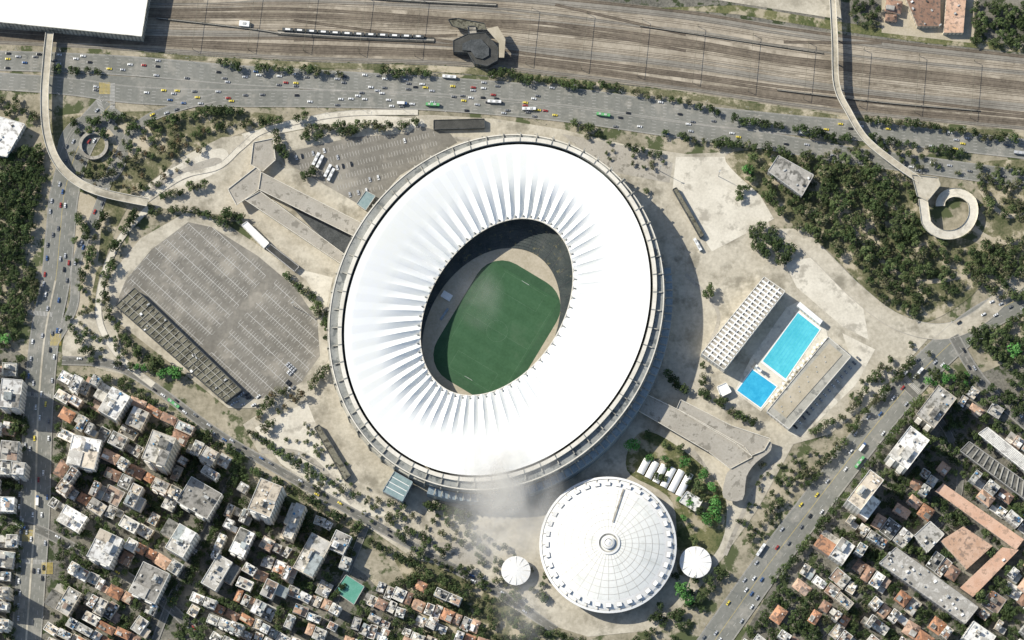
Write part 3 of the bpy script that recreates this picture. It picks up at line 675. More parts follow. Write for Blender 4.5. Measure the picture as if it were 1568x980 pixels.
# ---------------------------------------------------------------- generic buildings
BF={}
def addfoot(px,py,r):
    BF.setdefault((int(px//40),int(py//40)),[]).append((px,py,r))
def building(px,py,w,d,ang,h,kind=None,roof=None,wall=None,tp=.27):
    wall=wall or random.choice(WALLS[:1]*3+WALLS); c=W(px,py,h); b=MB()
    fx,fy=px,py+h*.2/S
    n_=max(1,int(max(w,d)/min(w,d)+.5)); mr_=min(w,d)/S*.5
    for k_ in range(n_):
        t=((k_+.5)/n_-.5)*(max(w,d)-min(w,d))/S if n_>1 else 0
        ax=(cos(ang),sin(ang)) if w>=d else (-sin(ang),cos(ang))
        addfoot(fx+ax[0]*t,fy+ax[1]*t,mr_)
    def rect(w,d,ox=0,oy=0): return [(ox-w/2,oy-d/2),(ox+w/2,oy-d/2),(ox+w/2,oy+d/2),(ox-w/2,oy+d/2)]
    kind=kind or ('tile' if (h<10.5 and R()<tp) else 'flat')
    hw,hd=(w/2,d/2) if kind!='tile' else (w/2-.3,d/2-.3)
    lsh=False
    if kind=='tile':
        roof=roof or random.choice(TILES)
        b.prism(rect(w-.6,d-.6),0,h,wall)
        e=[(x,y,h+.02) for x,y in rect(w,d)]; rz=h+min(w,d)*.24
        if w>=d: r1=(-w/2+d*.4,0,rz);r2=(w/2-d*.4,0,rz); F=[[e[0],e[1],r2,r1],[e[2],e[3],r1,r2],[e[1],e[2],r2],[e[3],e[0],r1]]
        else: r1=(0,-d/2+w*.4,rz);r2=(0,d/2-w*.4,rz); F=[[e[1],e[2],r2,r1],[e[3],e[0],r1,r2],[e[0],e[1],r1],[e[2],e[3],r2]]
        for f in F: b.face(f,roof)
        b.box(w*.2,d*.15,h,rz+.8,.9,.9,0,wall)
        if R()<.7:
            b.prism(rect(w*U(.3,.5),d*U(.3,.5),random.choice([-1,1])*w*.2,-d*.2),h,rz+.4,wall,random.choice(RW))
    else:
        roof=roof or random.choice(RW)
        lsh=R()<.4 and min(w,d)>8
        if lsh:
            sx,sy=random.choice([-1,1]),random.choice([-1,1]); fw=U(.45,.65)
            b.prism(rect(w*fw,d,-sx*w*(1-fw)/2,0),0,h-.6,wall,roof)
            b.prism(rect(w*(1-fw)-.02,d*.6,sx*w*fw/2,sy*d*.2),0,h*U(.5,.85),random.choice(WALLS),random.choice(RW+TILES[:2]))
            if R()<.5: b.prism(rect(w*(1-fw)-.04,d*.36,sx*w*fw/2,-sy*d*.31),0,U(2.6,3.6),random.choice(WALLS),random.choice(RW))
            x0=-sx*w*(1-fw)/2; ww_=w*fw
            for (x,y,ww,dd) in((x0,-d/2+.2,ww_,.4),(x0,d/2-.2,ww_,.4),(x0-ww_/2+.2,0,.4,d-.82),(x0+ww_/2-.2,0,.4,d-.82)):
                b.prism(rect(ww,dd,x,y),h-.598,h,wall)
            cx0,cw_=x0,ww_
        else:
            b.prism(rect(w,d),0,h-.6,wall,roof)
            for (x,y,ww,dd) in((0,-d/2+.2,w,.4),(0,d/2-.2,w,.4),(-w/2+.2,0,.4,d-.82),(w/2-.2,0,.4,d-.82)):
                b.prism(rect(ww,dd,x,y),h-.598,h,wall)
            cx0,cw_=0,w
        z=h-.6
        for k in range(random.choice([0,1,1,2,2])):
            lw,ld=cw_*U(.3,.6),d*U(.3,.6); ox=cx0+random.choice([-1,1])*(cw_-lw-1)/2; oy=random.choice([-1,1])*(d-ld-1)/2
            b.prism(rect(lw,ld,ox,oy),z+.013+k*.004,z+U(.8,3.2),random.choice(WALLS),random.choice(RW+TILES if h<14 else RW))
        if min(cw_,d)>6:
            cw,cd=U(2.4,cw_*.4),U(2.5,d*.35); ox,oy=cx0+U(-.2,.2)*cw_,U(-.22,.22)*d; ch=U(3.3,4.6)
            b.prism(rect(cw,cd,ox,oy),z+.01,z+ch,wall,random.choice(RW))
            if R()<.6: b.prism(rect(cw*.5,cd*.6,ox,oy),z+ch+.02,z+ch+1,'ac_grey')
        for k in range(random.randint(4,12)):
            x,y=cx0+U(-.42,.42)*cw_,U(-.42,.42)*d
            if R()<.3: b.cyl(x,y,z+.01,z+1.3,U(.6,1.1),random.choice(['tank_blue','white_paint','ac_grey','ac_grey']),8)
            else: b.prism(rect(U(.7,2.8),U(.7,2.2),x,y),z+.012,z+U(.4,1.6),random.choice(['ac_grey','white_paint','dark_metal',wall]))
    nf=int(h/3)
    for f in range(nf):
        z=1+f*3
        if z+1.3>h-.7: break
        for side in range(4):
            if lsh and side!=(3 if sx>0 else 1): continue
            L=w if side%2==0 else d
            for k in range(int(L/3.2)):
                o=-L/2+1+k*3.2
                if o+1.6>L/2-.4: continue
                if side==0: P=[(o,-hd-.04),(o+1.6,-hd-.04)]
                elif side==2: P=[(o+1.6,hd+.04),(o,hd+.04)]
                elif side==1: P=[(hw+.04,o),(hw+.04,o+1.6)]
                else: P=[(-hw-.04,o+1.6),(-hw-.04,o)]
                b.face([(*P[0],z),(*P[1],z),(*P[1],z+1.3),(*P[0],z+1.3)],'window')
        if lsh:
            for k in range(int(cw_/3.2)):
                o=cx0-cw_/2+1+k*3.2
                if o+1.6<cx0+cw_/2-.4:
                    for yy in(-d/2-.04,d/2+.04): b.face([(o,yy,z),(o+1.6,yy,z),(o+1.6,yy,z+1.3),(o,yy,z+1.3)],'window')
        elif h>18:
            for sx_ in(-.25,.25):
                b.prism(rect(w*.25,1.4,w*sx_,-d/2-.7),z-.5,z-.3,'white_paint',None,True); b.prism(rect(w*.25,.12,w*sx_,-d/2-1.33),z-.298,z+.5,wall,None)
    xd=cx0 if kind!='tile' else 0
    b.face([(xd-.6,-hd-.05,0),(xd+.6,-hd-.05,0),(xd+.6,-hd-.05,2.2),(xd-.6,-hd-.05,2.2)],'dark_metal')
    return b.obj('apartment_building' if h>=10 else 'house',(c[0],c[1],0),-ang)
BLD=[]
def big(px,py,w,d,ang,h,**k):
    building(px,py,w*S,d*S,math.radians(ang),h,'flat',**k); BLD.append((px,py+h*.15,max(w,d)*.56))
for t in [(243,686,38,46,20,48,0),(305,762,54,44,30,24,2),(268,822,52,42,30,34,5),(406,762,36,50,22,48,4),(165,612,54,42,30,26,1),(128,692,44,46,12,20,1),(446,796,24,54,22,30,0),
          (160,838,38,46,25,30,1),(228,892,44,50,25,20,2),(110,794,38,28,30,16,1),(16,602,32,44,5,28,1),(14,690,28,30,5,22,2),(478,850,34,60,28,18,0),(338,880,40,50,30,18,5),
          (95,915,44,40,30,18,0),(1392,685,36,56,38,34,1),(1332,755,42,58,38,38,4),(1434,622,34,58,38,28,0),(1278,835,52,34,35,18,1),(208,760,26,34,25,22,4),(370,830,24,40,25,20,1),(520,830,26,30,25,15,2),(210,640,26,30,25,18,0),(1500,975,40,30,35,20,1),(420,905,36,26,25,16,6)]:
    big(*t[:6],roof=ROOFS[t[6]],wall=WALLS[0] if t[6]!=0 else WALLS[1])
TREES_IN=[]
def nearfoot(x,y,r):
    for q in FOOT:
        if pip(x,y,q): return True
        for k in range(len(q)):
            a,b_=q[k],q[(k+1)%len(q)]
            dx,dy=b_[0]-a[0],b_[1]-a[1]; l2=dx*dx+dy*dy or 1
            t=max(0,min(1,((x-a[0])*dx+(y-a[1])*dy)/l2))
            if math.hypot(x-a[0]-t*dx,y-a[1]-t*dy)<r: return True
    return False
def fill(poly,ang,hs,tree_p=.12,row=26,tp=.27,wr=(14,29)):
    a=math.radians(ang); u=Vector((cos(a),sin(a)));v=Vector((-sin(a),cos(a)))
    c0=Vector((sum(p[0] for p in poly)/len(poly),sum(p[1] for p in poly)/len(poly)))
    j=-600; rr=0
    while j<600:
        dp=U(row*.65,row*1.2); i=-600
        while i<600:
            w=U(*wr); c=c0+u*(i+w/2)+v*(j+dp/2)+v*U(-2.5,2.5); i+=w+U(.5,3.5)
            if not pip(c.x,c.y,poly): continue
            if any(math.hypot(c.x-x,c.y-y)<r+min(w,dp)*.42 for x,y,r in BLD): continue
            if nearfoot(c.x,c.y,min(w,dp)*.6): continue
            bad=False
            cw=W(c.x,c.y)
            for nme,(C,rw,_,_) in ROADS.items():
                for q in C[::3]:
                    if math.hypot(q[0]-cw[0],q[1]-cw[1])<rw/2+min(w,dp)*S*.5: bad=True;break
                if bad: break
            if bad: continue
            if R()<tree_p: TREES_IN.append((c.x,c.y)); continue
            h=random.choice(hs)*U(.85,1.15)
            dd=dp*U(.7,1.03); building(c.x,c.y,w*S,dd*S,a+U(-.1,.1),h,tp=tp)
        rr+=1; j+=dp+(U(1,3) if rr%2 else U(5,9))
ZA=[(88,570),(190,580),(235,610),(345,705),(310,800),(250,920),(225,1000),(70,1000),(92,860),(80,760)]
ZB=[(375,735),(470,775),(555,815),(530,880),(500,1000),(250,1000),(330,840)]
ZC=[(575,900),(640,880),(720,930),(760,1000),(510,1000),(545,930)]
ZD=[(1395,660),(1440,600),(1490,600),(1600,690),(1600,1000),(1120,1000),(1180,930),(1260,840),(1330,745)]
ZE=[(-30,545),(38,545),(34,780),(20,1000),(-30,1000)]
fill(ZA,28,[6,7,9,10,13,17,22],.12,24,.38,(12,28)); fill(ZB,25,[5,6,7,9,12,15,20],.11,22,.4,(10,24)); fill(ZC,22,[4,5,6,7,8,12],.16,19,.45,(10,21)); fill(ZD,36,[5,6,7,9,12,15],.27,24,.46,(12,28)); fill(ZE,5,[6,8,12,18,24],.12)
fill([(1340,-30),(1375,-30),(1380,40),(1350,40)],10,[5,6],.2,20)
# ---------------------------------------------------------------- trees
def tree_mesh(idx,mats,rad=4.0,h=7.5,n=420):
    b=MB(); rnd=random.Random(idx*77+5)
    b.cyl(0,0,0,h*.5,.28,'trunk',6,.16)
    cl=[]
    for i in range(rnd.randint(10,14)):
        a=rnd.uniform(0,2*pi); r=rad*.75*math.sqrt(rnd.random()); z=h*.62+rnd.uniform(-.1,.16)*h*(1.3-r/rad)
        cl.append((r*cos(a),r*sin(a),z,rad*rnd.uniform(.26,.42),rnd.choice(mats)))
        if i<6:
            p=Vector((0,0,h*.36));q=Vector((r*cos(a),r*sin(a),z)); d=(q-p); s_=Vector((-d.y,d.x,0)).normalized()*.09
            b.face([p-s_,p+s_,q+s_*.4,q-s_*.4],'trunk'); up=Vector((0,0,.09)); b.face([p-up,p+up,q+up*.4,q-up*.4],'trunk')
    for i in range(n):
        x,y,z,r,m=rnd.choice(cl)
        a=rnd.uniform(0,2*pi); cz=rnd.uniform(-.5,1); sr=math.sqrt(1-cz*cz); rr=r*rnd.uniform(.75,1.12)
        nrm=Vector((sr*cos(a),sr*sin(a),cz)); p=Vector((x,y,z))+Vector((nrm.x*rr,nrm.y*rr,nrm.z*rr*.75))
        nrm=(nrm+Vector((rnd.uniform(-.6,.6),rnd.uniform(-.6,.6),rnd.uniform(-.3,.7)))).normalized()
        t=nrm.orthogonal().normalized(); t.rotate(Quaternion(nrm,rnd.uniform(0,6))); s2=nrm.cross(t); k=rnd.uniform(.3,.62)
        b.face([p+t*k,p+s2*k*.8,p-t*k,p-s2*k*.8],m if rnd.random()<.8 else rnd.choice(mats))
    return b.mesh('tree_crown_%d'%idx)
TM={'dark':[tree_mesh(i,['leaf_a','leaf_b','leaf_b']) for i in range(5)],'mid':[tree_mesh(i+10,['leaf_b','leaf_c']) for i in range(4)],
    'olive':[tree_mesh(i+20,['leaf_olive1','leaf_olive2','leaf_b'],n=330) for i in range(3)],'bright':[tree_mesh(i+30,['leaf_br1','leaf_br2']) for i in range(2)],'rust':[tree_mesh(40,['leaf_rust1','leaf_olive1'],n=260)]}
TP={}
def tree(px,py,r,kind,force=False,sep=.0):
    key=(int(px//12),int(py//12)); rp=r/S
    if not force:
        for i in(-1,0,1):
            for j in(-1,0,1):
                for (x,y,q) in TP.get((key[0]+i,key[1]+j),[]):
                    if math.hypot(x-px,y-py)<(rp+q)*.5*(1+sep): return False
        kx,ky=int(px//40),int(py//40)
        for i in(-1,0,1):
            for j in(-1,0,1):
                for (x,y,q) in BF.get((kx+i,ky+j),[]):
                    if math.hypot(x-px,y-py)<q+rp*.55: return False
    TP.setdefault(key,[]).append((px,py,rp))
    p=W(px,py,r*.9); s_=r/4.0
    place(random.choice(TM[kind]),'tree',(p[0],p[1],0),U(0,6.28),(s_*U(.9,1.1),s_*U(.9,1.1),s_*U(.8,1.15)))
    return True
def scatter(poly,n,r0_,r1_,kinds,sep=0):
    xs=[p[0] for p in poly];ys=[p[1] for p in poly]
    for _ in range(n):
        x,y=U(min(xs),max(xs)),U(min(ys),max(ys))
        if pip(x,y,poly): tree(x,y,U(r0_,r1_),random.choice(kinds),sep=sep)
def rowt(P,step,r0_,r1_,kinds,jit=2.5,p=.92):
    for i in range(len(P)-1):
        a,c_=Vector(P[i]),Vector(P[i+1]); l=(c_-a).length; k=0
        while k<l:
            q=a+(c_-a)*(k/l)
            if R()<p: tree(q.x+U(-jit,jit),q.y+U(-jit,jit),U(r0_,r1_),random.choice(kinds))
            k+=step*U(.7,1.25)
DK=['dark']; MX=['dark','dark','mid','olive']
scatter([(-10,250),(20,225),(62,225),(66,280),(50,330),(40,400),(-10,400)],1000,3.4,6,DK)
scatter([(-10,395),(45,390),(58,440),(40,480),(20,530),(-10,530)],260,3,5,MX)
scatter([(0,640),(44,640),(40,670),(0,672)],60,3,4.5,DK)
scatter([(-10,140),(40,150),(60,185),(30,180),(-10,165)],60,3,4.5,MX)
scatter([(1250,240),(1330,250),(1400,330),(1430,400),(1400,470),(1330,420),(1260,340)],420,4.2,7.4,['dark','mid','mid','mid','olive'],.05)
scatter([(1120,250),(1190,232),(1290,228),(1395,275),(1405,330),(1440,365),(1498,378),(1490,430),(1410,486),(1345,455),(1270,385),(1215,340),(1165,300)],900,3.2,6,['dark','dark','mid','olive','mid'],.08)
scatter([(1140,340),(1170,345),(1212,372),(1205,402),(1170,390),(1145,365)],120,4,6.4,DK)
scatter([(1500,250),(1590,262),(1590,340),(1500,330)],120,2.8,5,['mid','olive'],.15)
scatter([(1500,370),(1600,360),(1600,440),(1540,460),(1490,430)],220,3.6,6,['mid','olive','dark'])
scatter([(1500,500),(1600,470),(1600,545),(1540,560),(1480,520)],230,3.6,6,['dark','mid'])
scatter([(1410,575),(1440,560),(1500,575),(1490,600),(1440,600)],60,3,5,['bright','mid'])
scatter([(1490,5),(1600,5),(1600,70),(1490,66)],150,3,5.4,['dark','mid'])
scatter([(1310,0),(1350,5),(1345,45),(1300,35)],50,2.5,4,MX)
for P,st_,ks in (([(335,96),(372,102)],7,DK),([(398,102),(520,112)],8,MX),([(588,108),(665,112)],7,DK),([(755,112),(790,112)],7,DK),([(795,120),(945,134)],7,['dark','mid']),([(975,140),(1100,172)],15,MX),
        ([(1125,182),(1300,213)],7,DK),([(1335,212),(1480,236)],10,DK),([(1330,180),(1480,203),(1568,214)],13,MX),([(1020,205),(1110,222)],11,MX),([(1110,215),(1290,250)],13,MX),
        ([(85,104),(160,112)],8,DK),([(100,190),(190,176)],11,DK),([(200,196),(240,186),(330,168),(370,170)],8,DK),([(190,225),(232,236),(300,205),(345,190)],8,['dark','rust','mid']),
        ([(128,260),(150,268),(175,262),(200,240)],8,MX),([(120,200),(142,196),(165,205)],7,DK),([(375,188),(480,178)],9,MX),([(470,196),(600,190)],12,MX),([(470,208),(640,188)],11,MX),
        ([(118,330),(142,380),(122,430)],8,MX),([(160,330),(150,345)],7,DK),([(205,330),(172,380),(160,440),(168,500)],10,MX),([(250,300),(320,278)],9,MX),([(235,325),(300,322),(350,345)],8,MX),
        ([(420,205),(438,240)],7,DK),([(345,325),(372,335)],6,DK),([(440,425),(475,455),(498,500)],10,MX),([(500,560),(470,600)],8,MX),([(500,470),(505,540)],8,DK),
        ([(395,640),(420,600),(450,605)],7,['olive','mid','rust']),([(405,655),(430,625),(470,600)],7,['olive','mid','rust']),([(172,490),(200,530),(240,565)],8,['dark','mid']),([(200,560),(250,570)],7,['mid','bright']),([(250,565),(280,575)],7,['bright']),
        ([(350,690),(318,790),(275,860)],6,DK),([(340,700),(305,800),(262,900)],7,DK),([(366,700),(335,800),(300,860),(262,930)],6,DK),([(275,640),(330,680),(372,705)],7,DK),([(190,600),(260,650),(330,700)],8,MX),([(285,650),(325,665)],6,DK),
        ([(380,660),(440,700),(540,760)],9,MX),([(420,735),(500,780),(560,810)],9,MX),([(600,800),(660,830)],8,MX),([(570,830),(640,870),(720,915)],8,MX),([(350,700),(380,735)],6,DK),([(375,715),(470,765)],8,DK),
        ([(640,770),(720,790)],10,DK),([(740,930),(820,965),(900,985)],10,MX),
        ([(1020,950),(1070,920),(1120,870)],8,DK),([(1150,820),(1215,735),(1270,700)],11,MX),([(1185,890),(1270,790),(1360,672),(1410,610)],8,['dark','mid']),([(1240,740),(1330,625),(1400,548)],11,MX),
        ([(1345,560),(1330,590),(1290,640),(1240,660)],10,MX),([(1080,560),(1075,600),(1110,620)],8,MX),([(1025,575),(1060,605)],8,DK),([(1115,625),(1160,650)],8,MX),
        ([(1195,900),(1160,960)],9,DK),([(1400,640),(1420,700),(1400,750)],8,DK),([(1455,700),(1430,740),(1400,790)],8,DK),([(1130,300),(1160,270)],8,['mid']),
        ([(990,290),(1015,300)],7,DK),([(1090,440),(1085,455)],7,['mid']),([(20,420),(30,450)],7,DK),([(100,480),(120,520),(140,560)],9,MX),([(870,185),(920,205)],8,['olive','mid']),([(960,225),(1010,238)],11,MX)):
    rowt(P,st_,3.2,5.6,ks)
for x,y,r,k_ in((1044,905,8,'bright'),(1050,918,7,'bright'),(1092,775,8,'bright'),(1085,795,7,'bright'),(1100,790,6,'bright'),(968,684,7,'bright'),(1050,708,6,'bright'),(1072,742,6,'mid'),(240,556,7,'mid'),(268,570,7,'bright'),(1555,535,7,'bright'),(8,520,6,'bright'),(1145,262,6,'bright'),(1505,915,7,'mid'),(1475,800,5,'mid'),(478,262,6,'dark'),(466,270,5,'dark'),(350,333,7,'dark'),(1540,900,7,'mid'),(15,820,7,'mid'),(20,655,6,'mid')):
    tree(x,y,r,k_,True)
scatter([(405,690),(470,640),(590,770),(570,810),(480,770)],150,1.8,3.0,['olive','mid'],.4)
scatter([(560,760),(700,790),(840,880),(830,950),(640,870)],300,2.2,4.4,MX,.25)
scatter([(630,850),(700,870),(830,950),(820,1000),(700,990)],150,2.5,4.6,MX,.1)
scatter([(1170,700),(1270,690),(1220,760),(1150,840),(1130,800)],120,2,3.8,MX,.4)
scatter([(985,650),(1060,690),(1100,740),(1090,830),(1040,850),(1030,760),(970,700)],90,2.8,5.2,['mid','dark','bright'],.2)
scatter([(1030,880),(1110,860),(1090,930),(1010,1000),(950,1000)],90,3.4,5.4,DK)
scatter([(1330,560),(1400,520),(1440,540),(1380,600),(1300,660),(1260,670)],90,2.4,4,MX,.3)
scatter([(1310,800),(1345,790),(1400,850),(1340,900),(1290,860)],120,3.4,5.6,['dark','mid'])
scatter([(1400,640),(1450,700),(1430,760),(1380,740)],150,3.4,5.6,['dark','dark','mid'])
scatter([(1250,900),(1350,900),(1330,960),(1180,970)],120,3.2,5.4,MX,.1)
scatter([(1500,600),(1560,560),(1600,620),(1560,640)],60,3,5,MX)
scatter([(100,180),(420,180),(300,240),(220,300),(120,290)],170,2.4,4.2,['olive','rust','mid','dark'],.35)
scatter([(110,320),(150,320),(165,480),(120,500)],60,2,4,['olive','mid'],.4)
scatter([(1180,230),(1420,220),(1480,270),(1400,262),(1250,240)],80,2.4,4.4,['mid','olive'],.3)
scatter([(120,500),(180,510),(230,560),(120,555)],60,2.2,4,MX,.3)
scatter([(880,205),(1030,235),(1020,262),(940,250)],26,1.8,3,['olive','mid'],.5)
scatter(ZA,1400,2.2,4.8,['dark','dark','mid'],.1); scatter(ZB,1200,2.2,4.8,['dark','dark','mid'],.1); scatter(ZC,600,2.2,4.6,MX,.1); scatter(ZE,250,2.2,4.6,DK,.1)
for _ in range(2400):
    x,y=U(1120,1600),U(600,1000)
    if pip(x,y,ZD) and not nearfoot(x,y,5): tree(x,y,U(2.4,5.4),random.choice(['dark','dark','mid']),sep=.1)
for x,y in TREES_IN:
    for _ in range(3): tree(x+U(-7,7),y+U(-7,7),U(3,5),random.choice(MX))
# ---------------------------------------------------------------- vehicles
def car_mesh(col):
    b=MB(); m='car_'+col
    prof=[(-2.15,.35),(2.15,.35),(2.2,.7),(1.2,.92),(-1.75,.98),(-2.2,.85)]
    w=.86
    def ext(prof,w0,w1,mm,mt=None):
        n=len(prof)
        L_=[(x,-w0 if z<.95 else -w1,z) for x,z in prof];R_=[(x,w0 if z<.95 else w1,z) for x,z in prof]
        for i in range(n): b.face([L_[i],L_[(i+1)%n],R_[(i+1)%n],R_[i]],mm if not mt else mt[i])
        b.face(L_[::-1],mm); b.face(R_,mm)
    ext(prof,w,w*.97,m)
    cab=[(-1.7,.9),(1.15,.9),(.45,1.42),(-1.25,1.45)]
    ext(cab,.8,.64,'glass',['glass','glass',m,'glass'])
    for x in(-1.35,1.35):
        for s_ in(-1,1):
            n=10; A=[(x+.33*cos(2*pi*i/n),s_*.9,.33+.33*sin(2*pi*i/n)) for i in range(n)];B=[(p[0],s_*.68,p[2]) for p in A]
            for i in range(n): b.face([A[i],A[(i+1)%n],B[(i+1)%n],B[i]],'tyre')
            b.face(A,'tyre')
    return b.mesh('car_body_'+col)
CM={n:car_mesh(n) for n,_ in CARC}
def bus_mesh(m):
    b=MB(); b.box(0,0,.4,1.3,12,2.5,0,m); b.box(0,0,1.3,2.3,11.9,2.42,0,'glass'); b.box(0,0,2.3,3.1,12,2.5,0,m)
    b.box(2,0,3.1,3.4,2.5,1.6,0,'ac_grey'); b.box(-3,0,3.1,3.35,2,1.6,0,'ac_grey')
    for x in(-3.8,3.8):
        for s_ in(-1,1): b.box(x,s_*1.18,0,.9,.95,.28,0,'tyre')
    return b.mesh('bus_body')
def truck_mesh():
    b=MB(); b.box(-1,0,1,3.5,6.5,2.4,0,'white_paint'); b.box(3.4,0,.6,2.6,1.8,2.2,0,'car_blue'); b.box(3.6,0,1.7,2.3,1.6,2.24,0,'glass'); b.box(0,0,.6,1,8.4,1,0,'dark_metal')
    for x in(-3,-1.8,3.2):
        for s_ in(-1,1): b.box(x,s_*1,0,.9,.9,.3,0,'tyre')
    return b.mesh('truck_body')
BM=[bus_mesh('car_white'),bus_mesh('car_silver'),bus_mesh('car_white'),bus_mesh('bus_green')]; TRK=truck_mesh()
cc=['white']*5+['silver']*5+['black']*3+['grey']*4+['red']+['yellow']*2+['blue']
def traffic(key,n,rng=(0,1),big_=.035,cols=cc,two=False):
    C,w,lanes,z=ROADS[key]; Q=resample(C,3); lw=(w-1)/max(lanes,1); used=set()
    for _ in range(n):
        i=int(U(*rng)*(len(Q)-3)); l=random.randint(0,max(lanes,1)-1)
        if any((i+k,l) in used for k in(-2,-1,0,1,2)): continue
        used.add((i,l)); p=Vector(Q[i]); d=(Vector(Q[i+1])-p).normalized(); nn=Vector((-d.y,d.x)); p=p+nn*(-w/2+.5+(l+.5)*lw+U(-.3,.3))
        a=math.atan2(d.y,d.x)
        if two and l>=lanes/2: a+=pi
        r=R()
        if r<big_: place(random.choice(BM),'bus',(p.x,p.y,z+.01),a); [used.add((i+k,l)) for k in(-3,-2,2,3)]
        elif r<big_*1.4: place(TRK,'truck',(p.x,p.y,z+.01),a); used.add((i+2,l)); used.add((i-2,l))
        else:
            c_=random.choice(cols); place(CM[c_],'taxi_car' if c_=='yellow' else 'car',(p.x,p.y,z+.01),a)
traffic('avn',75,(.02,.5)); traffic('avn',26,(.5,1)); traffic('avenue_road',50,(.1,.55)); traffic('avenue_road',32,(.5,1)); traffic('boulevard_road',80,(0,1),.04,two=True)
traffic('east_avenue_road',66,(0,1),.05,two=True); traffic('street_road',34,big_=.02,two=True); traffic('side_road',12,big_=0); traffic('cross_road',22,big_=.05); traffic('back_road',8); traffic('slip_road',12)
def parkcar(x,y,a):
    p=W(x,y,0); place(CM[random.choice(cc[:14])],'parked_car',(p[0],p[1],ZL[0]*.6),a)
for c,vv in random.sample(SP2,min(16,len(SP2))): parkcar(c.x,c.y,math.atan2(-vv.y,vv.x))
for c,vv in [s_ for s_ in SPOTS if s_[0].x>440][:10]: parkcar(c.x,c.y,math.atan2(-vv.y,vv.x))
for i in range(14): parkcar(352+R()*45,600+R()*26,U(.4,.9))
for i in range(16): parkcar(1218+i*6.4,654-i*7.0,math.radians(45)+pi/2)
for i in range(14): parkcar(28+R()*4,700+i*19,1.57)
for x,y,a in((484,244,65),(490,248,65),(502,262,65),(507,268,65),(1068,375,-62),(810,167,0),(757,156,-3),(688,118,-5),(1165,842,55),(1406,572,50)):
    p=W(x,y,1); place(BM[0],'bus',(p[0],p[1],.42),math.radians(a))
b=MB()
T_=center([(432,46),(540,53),(660,58)]); Q=resample(T_,10.5)
for i in range(0,len(Q)-1):
    p,q=Vector(Q[i]),Vector(Q[i+1]); a=math.atan2(q.y-p.y,q.x-p.x); m_=(p+q)/2
    b.box(m_.x,m_.y,.9,3.6,9.6,2.8,a,'facade_dark','facade_dark'); b.box(m_.x,m_.y,3.6,4,4.4,1.6,a,'white_paint'); b.box(m_.x,m_.y,.3,.9,7.5,2,a,'dark_metal')
b.obj('passenger_train')
b=MB(); p=W(374,36,3); b.box(p[0],p[1],0,3.5,9,5,-.1,'wall_0','white_paint'); b.box(p[0],p[1],3.5,4,3,2,-.1,'ac_grey'); b.obj('trackside_cabin')
g=MB()
for s_ in(-1,1): g.box(0,s_*26,0,6.5,.3,.3,0,'garage_roof')
g.box(0,0,6.2,6.5,.22,52,0,'garage_roof'); gm=g.mesh('gantry')
for x in range(300,1568,85):
    if 640<x<800: continue
    t=x; y0=[(TT[i][1]+BB[i][1])/2+( (TT[i+1][1]+BB[i+1][1]-TT[i][1]-BB[i][1])/2)*(x-TT[i][0])/(TT[i+1][0]-TT[i][0]) for i in range(8) if TT[i][0]<=x<TT[i+1][0]][0]
    p=W(x,y0,6); place(gm,'overhead_line_gantry',(p[0],p[1],0),math.radians(-6))
l=MB(); l.cyl(0,0,0,9,.12,'ac_grey',6,.07); l.box(1,0,8.9,9.02,2.2,.1,0,'ac_grey'); l.box(2.2,0,8.8,9,.9,.3,0,'ac_grey'); lm=l.mesh('lamp')
for key,sd in(('avn',1),('avenue_road',-1),('boulevard_road',1),('east_avenue_road',1),('east_avenue_road',-1),('street_road',1)):
    C,w,_,z=ROADS[key]
    for i,p in enumerate(resample(offs(C,sd*(w/2+1.2)),38)): place(lm,'street_lamp',(p[0],p[1],0),U(0,6.28))
f=MB(); f.cyl(0,0,0,18,.3,'ac_grey',8,.18); f.box(0,0,18,18.5,2.4,.8,0,'ac_grey'); fm=f.mesh('floodlight')
for x,y in((1010,262),(1100,270),(460,700),(560,790),(1120,510),(450,470)):
    p=W(x,y,0); place(fm,'floodlight_mast',(p[0],p[1],0),U(0,3))
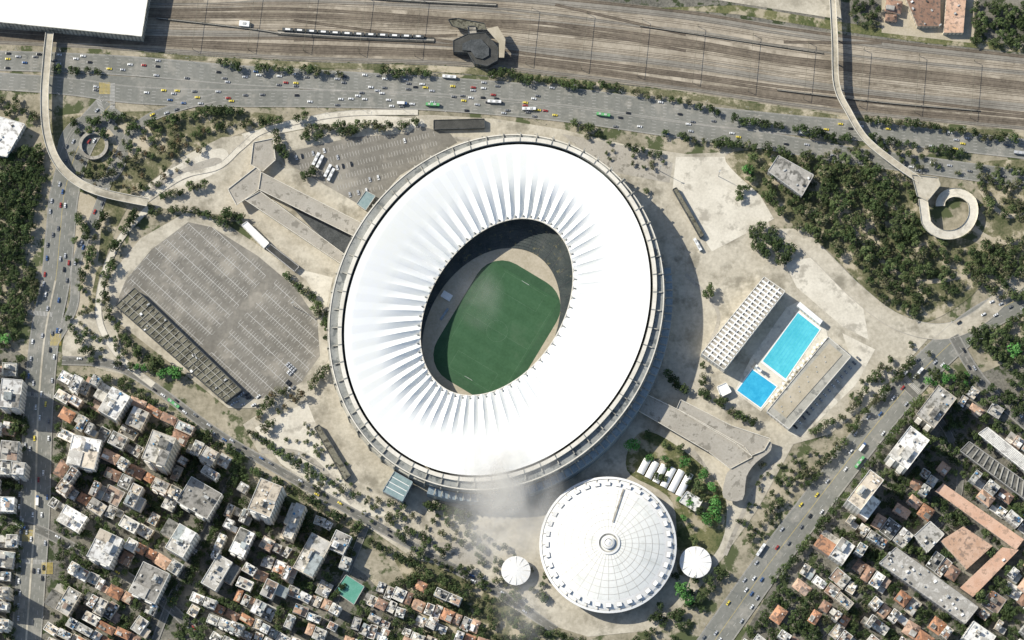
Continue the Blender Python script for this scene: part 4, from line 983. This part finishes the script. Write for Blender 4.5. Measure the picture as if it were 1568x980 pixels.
# ---------------------------------------------------------------- small clouds at cloud altitude (their shadows fall outside the area)
CZ=760.0; CK=(D-CZ)/D
def cloud(px,py,rx,ry,alpha,th,layers=5,seed=0):
    z=CZ; rx*=CK; ry*=CK
    b=MB(); n=40
    for k in range(layers):
        f=1-abs(k-(layers-1)/2)/layers*.5
        b.face([(rx*f*cos(2*pi*i/n),ry*f*sin(2*pi*i/n),(k-(layers-1)/2)*4.5) for i in range(n)],'paint')
    me=b.mesh('cloud'); me.materials.clear()
    m=bpy.data.materials.new('cloud_vapour'); m.use_nodes=True; N=m.node_tree.nodes;L=m.node_tree.links
    N.remove(N['Principled BSDF']); out=N['Material Output']
    tc=N.new('ShaderNodeTexCoord'); mp=N.new('ShaderNodeVectorMath'); mp.operation='DIVIDE'; mp.inputs[1].default_value=(rx,ry,40); L.new(tc.outputs['Object'],mp.inputs[0])
    ln_=N.new('ShaderNodeVectorMath'); ln_.operation='LENGTH'; L.new(mp.outputs[0],ln_.inputs[0])
    fall=N.new('ShaderNodeMapRange'); fall.interpolation_type='SMOOTHSTEP'; fall.inputs[1].default_value=.95; fall.inputs[2].default_value=.1; L.new(ln_.outputs['Value'],fall.inputs[0])
    of=N.new('ShaderNodeVectorMath'); of.operation='ADD'; of.inputs[1].default_value=(seed*31.0,seed*17.0,0); L.new(tc.outputs['Object'],of.inputs[0])
    no=N.new('ShaderNodeTexNoise'); no.inputs['Scale'].default_value=.036; no.inputs['Detail'].default_value=7; no.inputs['Roughness'].default_value=.55; no.inputs['Distortion'].default_value=.5; L.new(of.outputs[0],no.inputs['Vector'])
    mr=N.new('ShaderNodeMapRange'); mr.inputs[1].default_value=th; mr.inputs[2].default_value=th+.3; L.new(no.outputs['Fac'],mr.inputs[0])
    mu=N.new('ShaderNodeMath'); mu.operation='MULTIPLY'; L.new(fall.outputs[0],mu.inputs[0]); L.new(mr.outputs[0],mu.inputs[1])
    m2=N.new('ShaderNodeMath'); m2.operation='MULTIPLY'; m2.inputs[1].default_value=alpha; L.new(mu.outputs[0],m2.inputs[0])
    df=N.new('ShaderNodeBsdfDiffuse'); df.inputs['Color'].default_value=(.80,.775,.72,1)
    tl=N.new('ShaderNodeBsdfTranslucent'); tl.inputs['Color'].default_value=(.80,.775,.72,1)
    mm=N.new('ShaderNodeMixShader'); mm.inputs[0].default_value=.35; L.new(df.outputs[0],mm.inputs[1]); L.new(tl.outputs[0],mm.inputs[2])
    tr=N.new('ShaderNodeBsdfTransparent'); ms=N.new('ShaderNodeMixShader'); L.new(m2.outputs[0],ms.inputs[0]); L.new(tr.outputs[0],ms.inputs[1]); L.new(mm.outputs[0],ms.inputs[2]); L.new(ms.outputs[0],out.inputs['Surface'])
    me.materials.append(m)
    for p in me.polygons: p.material_index=0
    c=W(px,py,z); place(me,'cloud',c)
cloud(772,762,64,78,.44,.32,5,2)
cloud(735,452,26,40,.07,.32,4,5)
cloud(798,930,30,42,.17,.34,4,7)
# ---------------------------------------------------------------- light
el=math.radians(38); hx,hy=-.88,.475
h_=math.hypot(hx,hy); hx/=h_;hy/=h_
sun=bpy.data.lights.new('sun','SUN'); sun.energy=5; sun.angle=math.radians(.5); sun.color=(1,.955,.86)
so=bpy.data.objects.new('sun',sun); scene.collection.objects.link(so)
so.rotation_euler=Vector((-hx*cos(el),-hy*cos(el),-sin(el))).to_track_quat('-Z','Y').to_euler()
w=bpy.data.worlds.new('World'); scene.world=w; w.use_nodes=True; N=w.node_tree.nodes;L=w.node_tree.links
sky=N.new('ShaderNodeTexSky'); sky.sky_type='NISHITA'; sky.sun_disc=False; sky.sun_elevation=el; sky.sun_rotation=math.atan2(hx,hy)
bg=N['Background']; bg.inputs['Strength'].default_value=.125; L.new(sky.outputs[0],bg.inputs['Color'])
cam=bpy.data.cameras.new('camera'); cam.sensor_width=36; cam.lens=36*D/886; cam.clip_start=10; cam.clip_end=20000
co=bpy.data.objects.new('camera',cam); scene.collection.objects.link(co)
co.location=(0,-D*sin(TILT),D*cos(TILT)); co.rotation_euler=(TILT,0,0); scene.camera=co
scene.view_settings.view_transform='Standard'
try: scene.view_settings.look='None'
except Exception: pass
scene.view_settings.exposure=0
print('objects',len(bpy.data.objects))
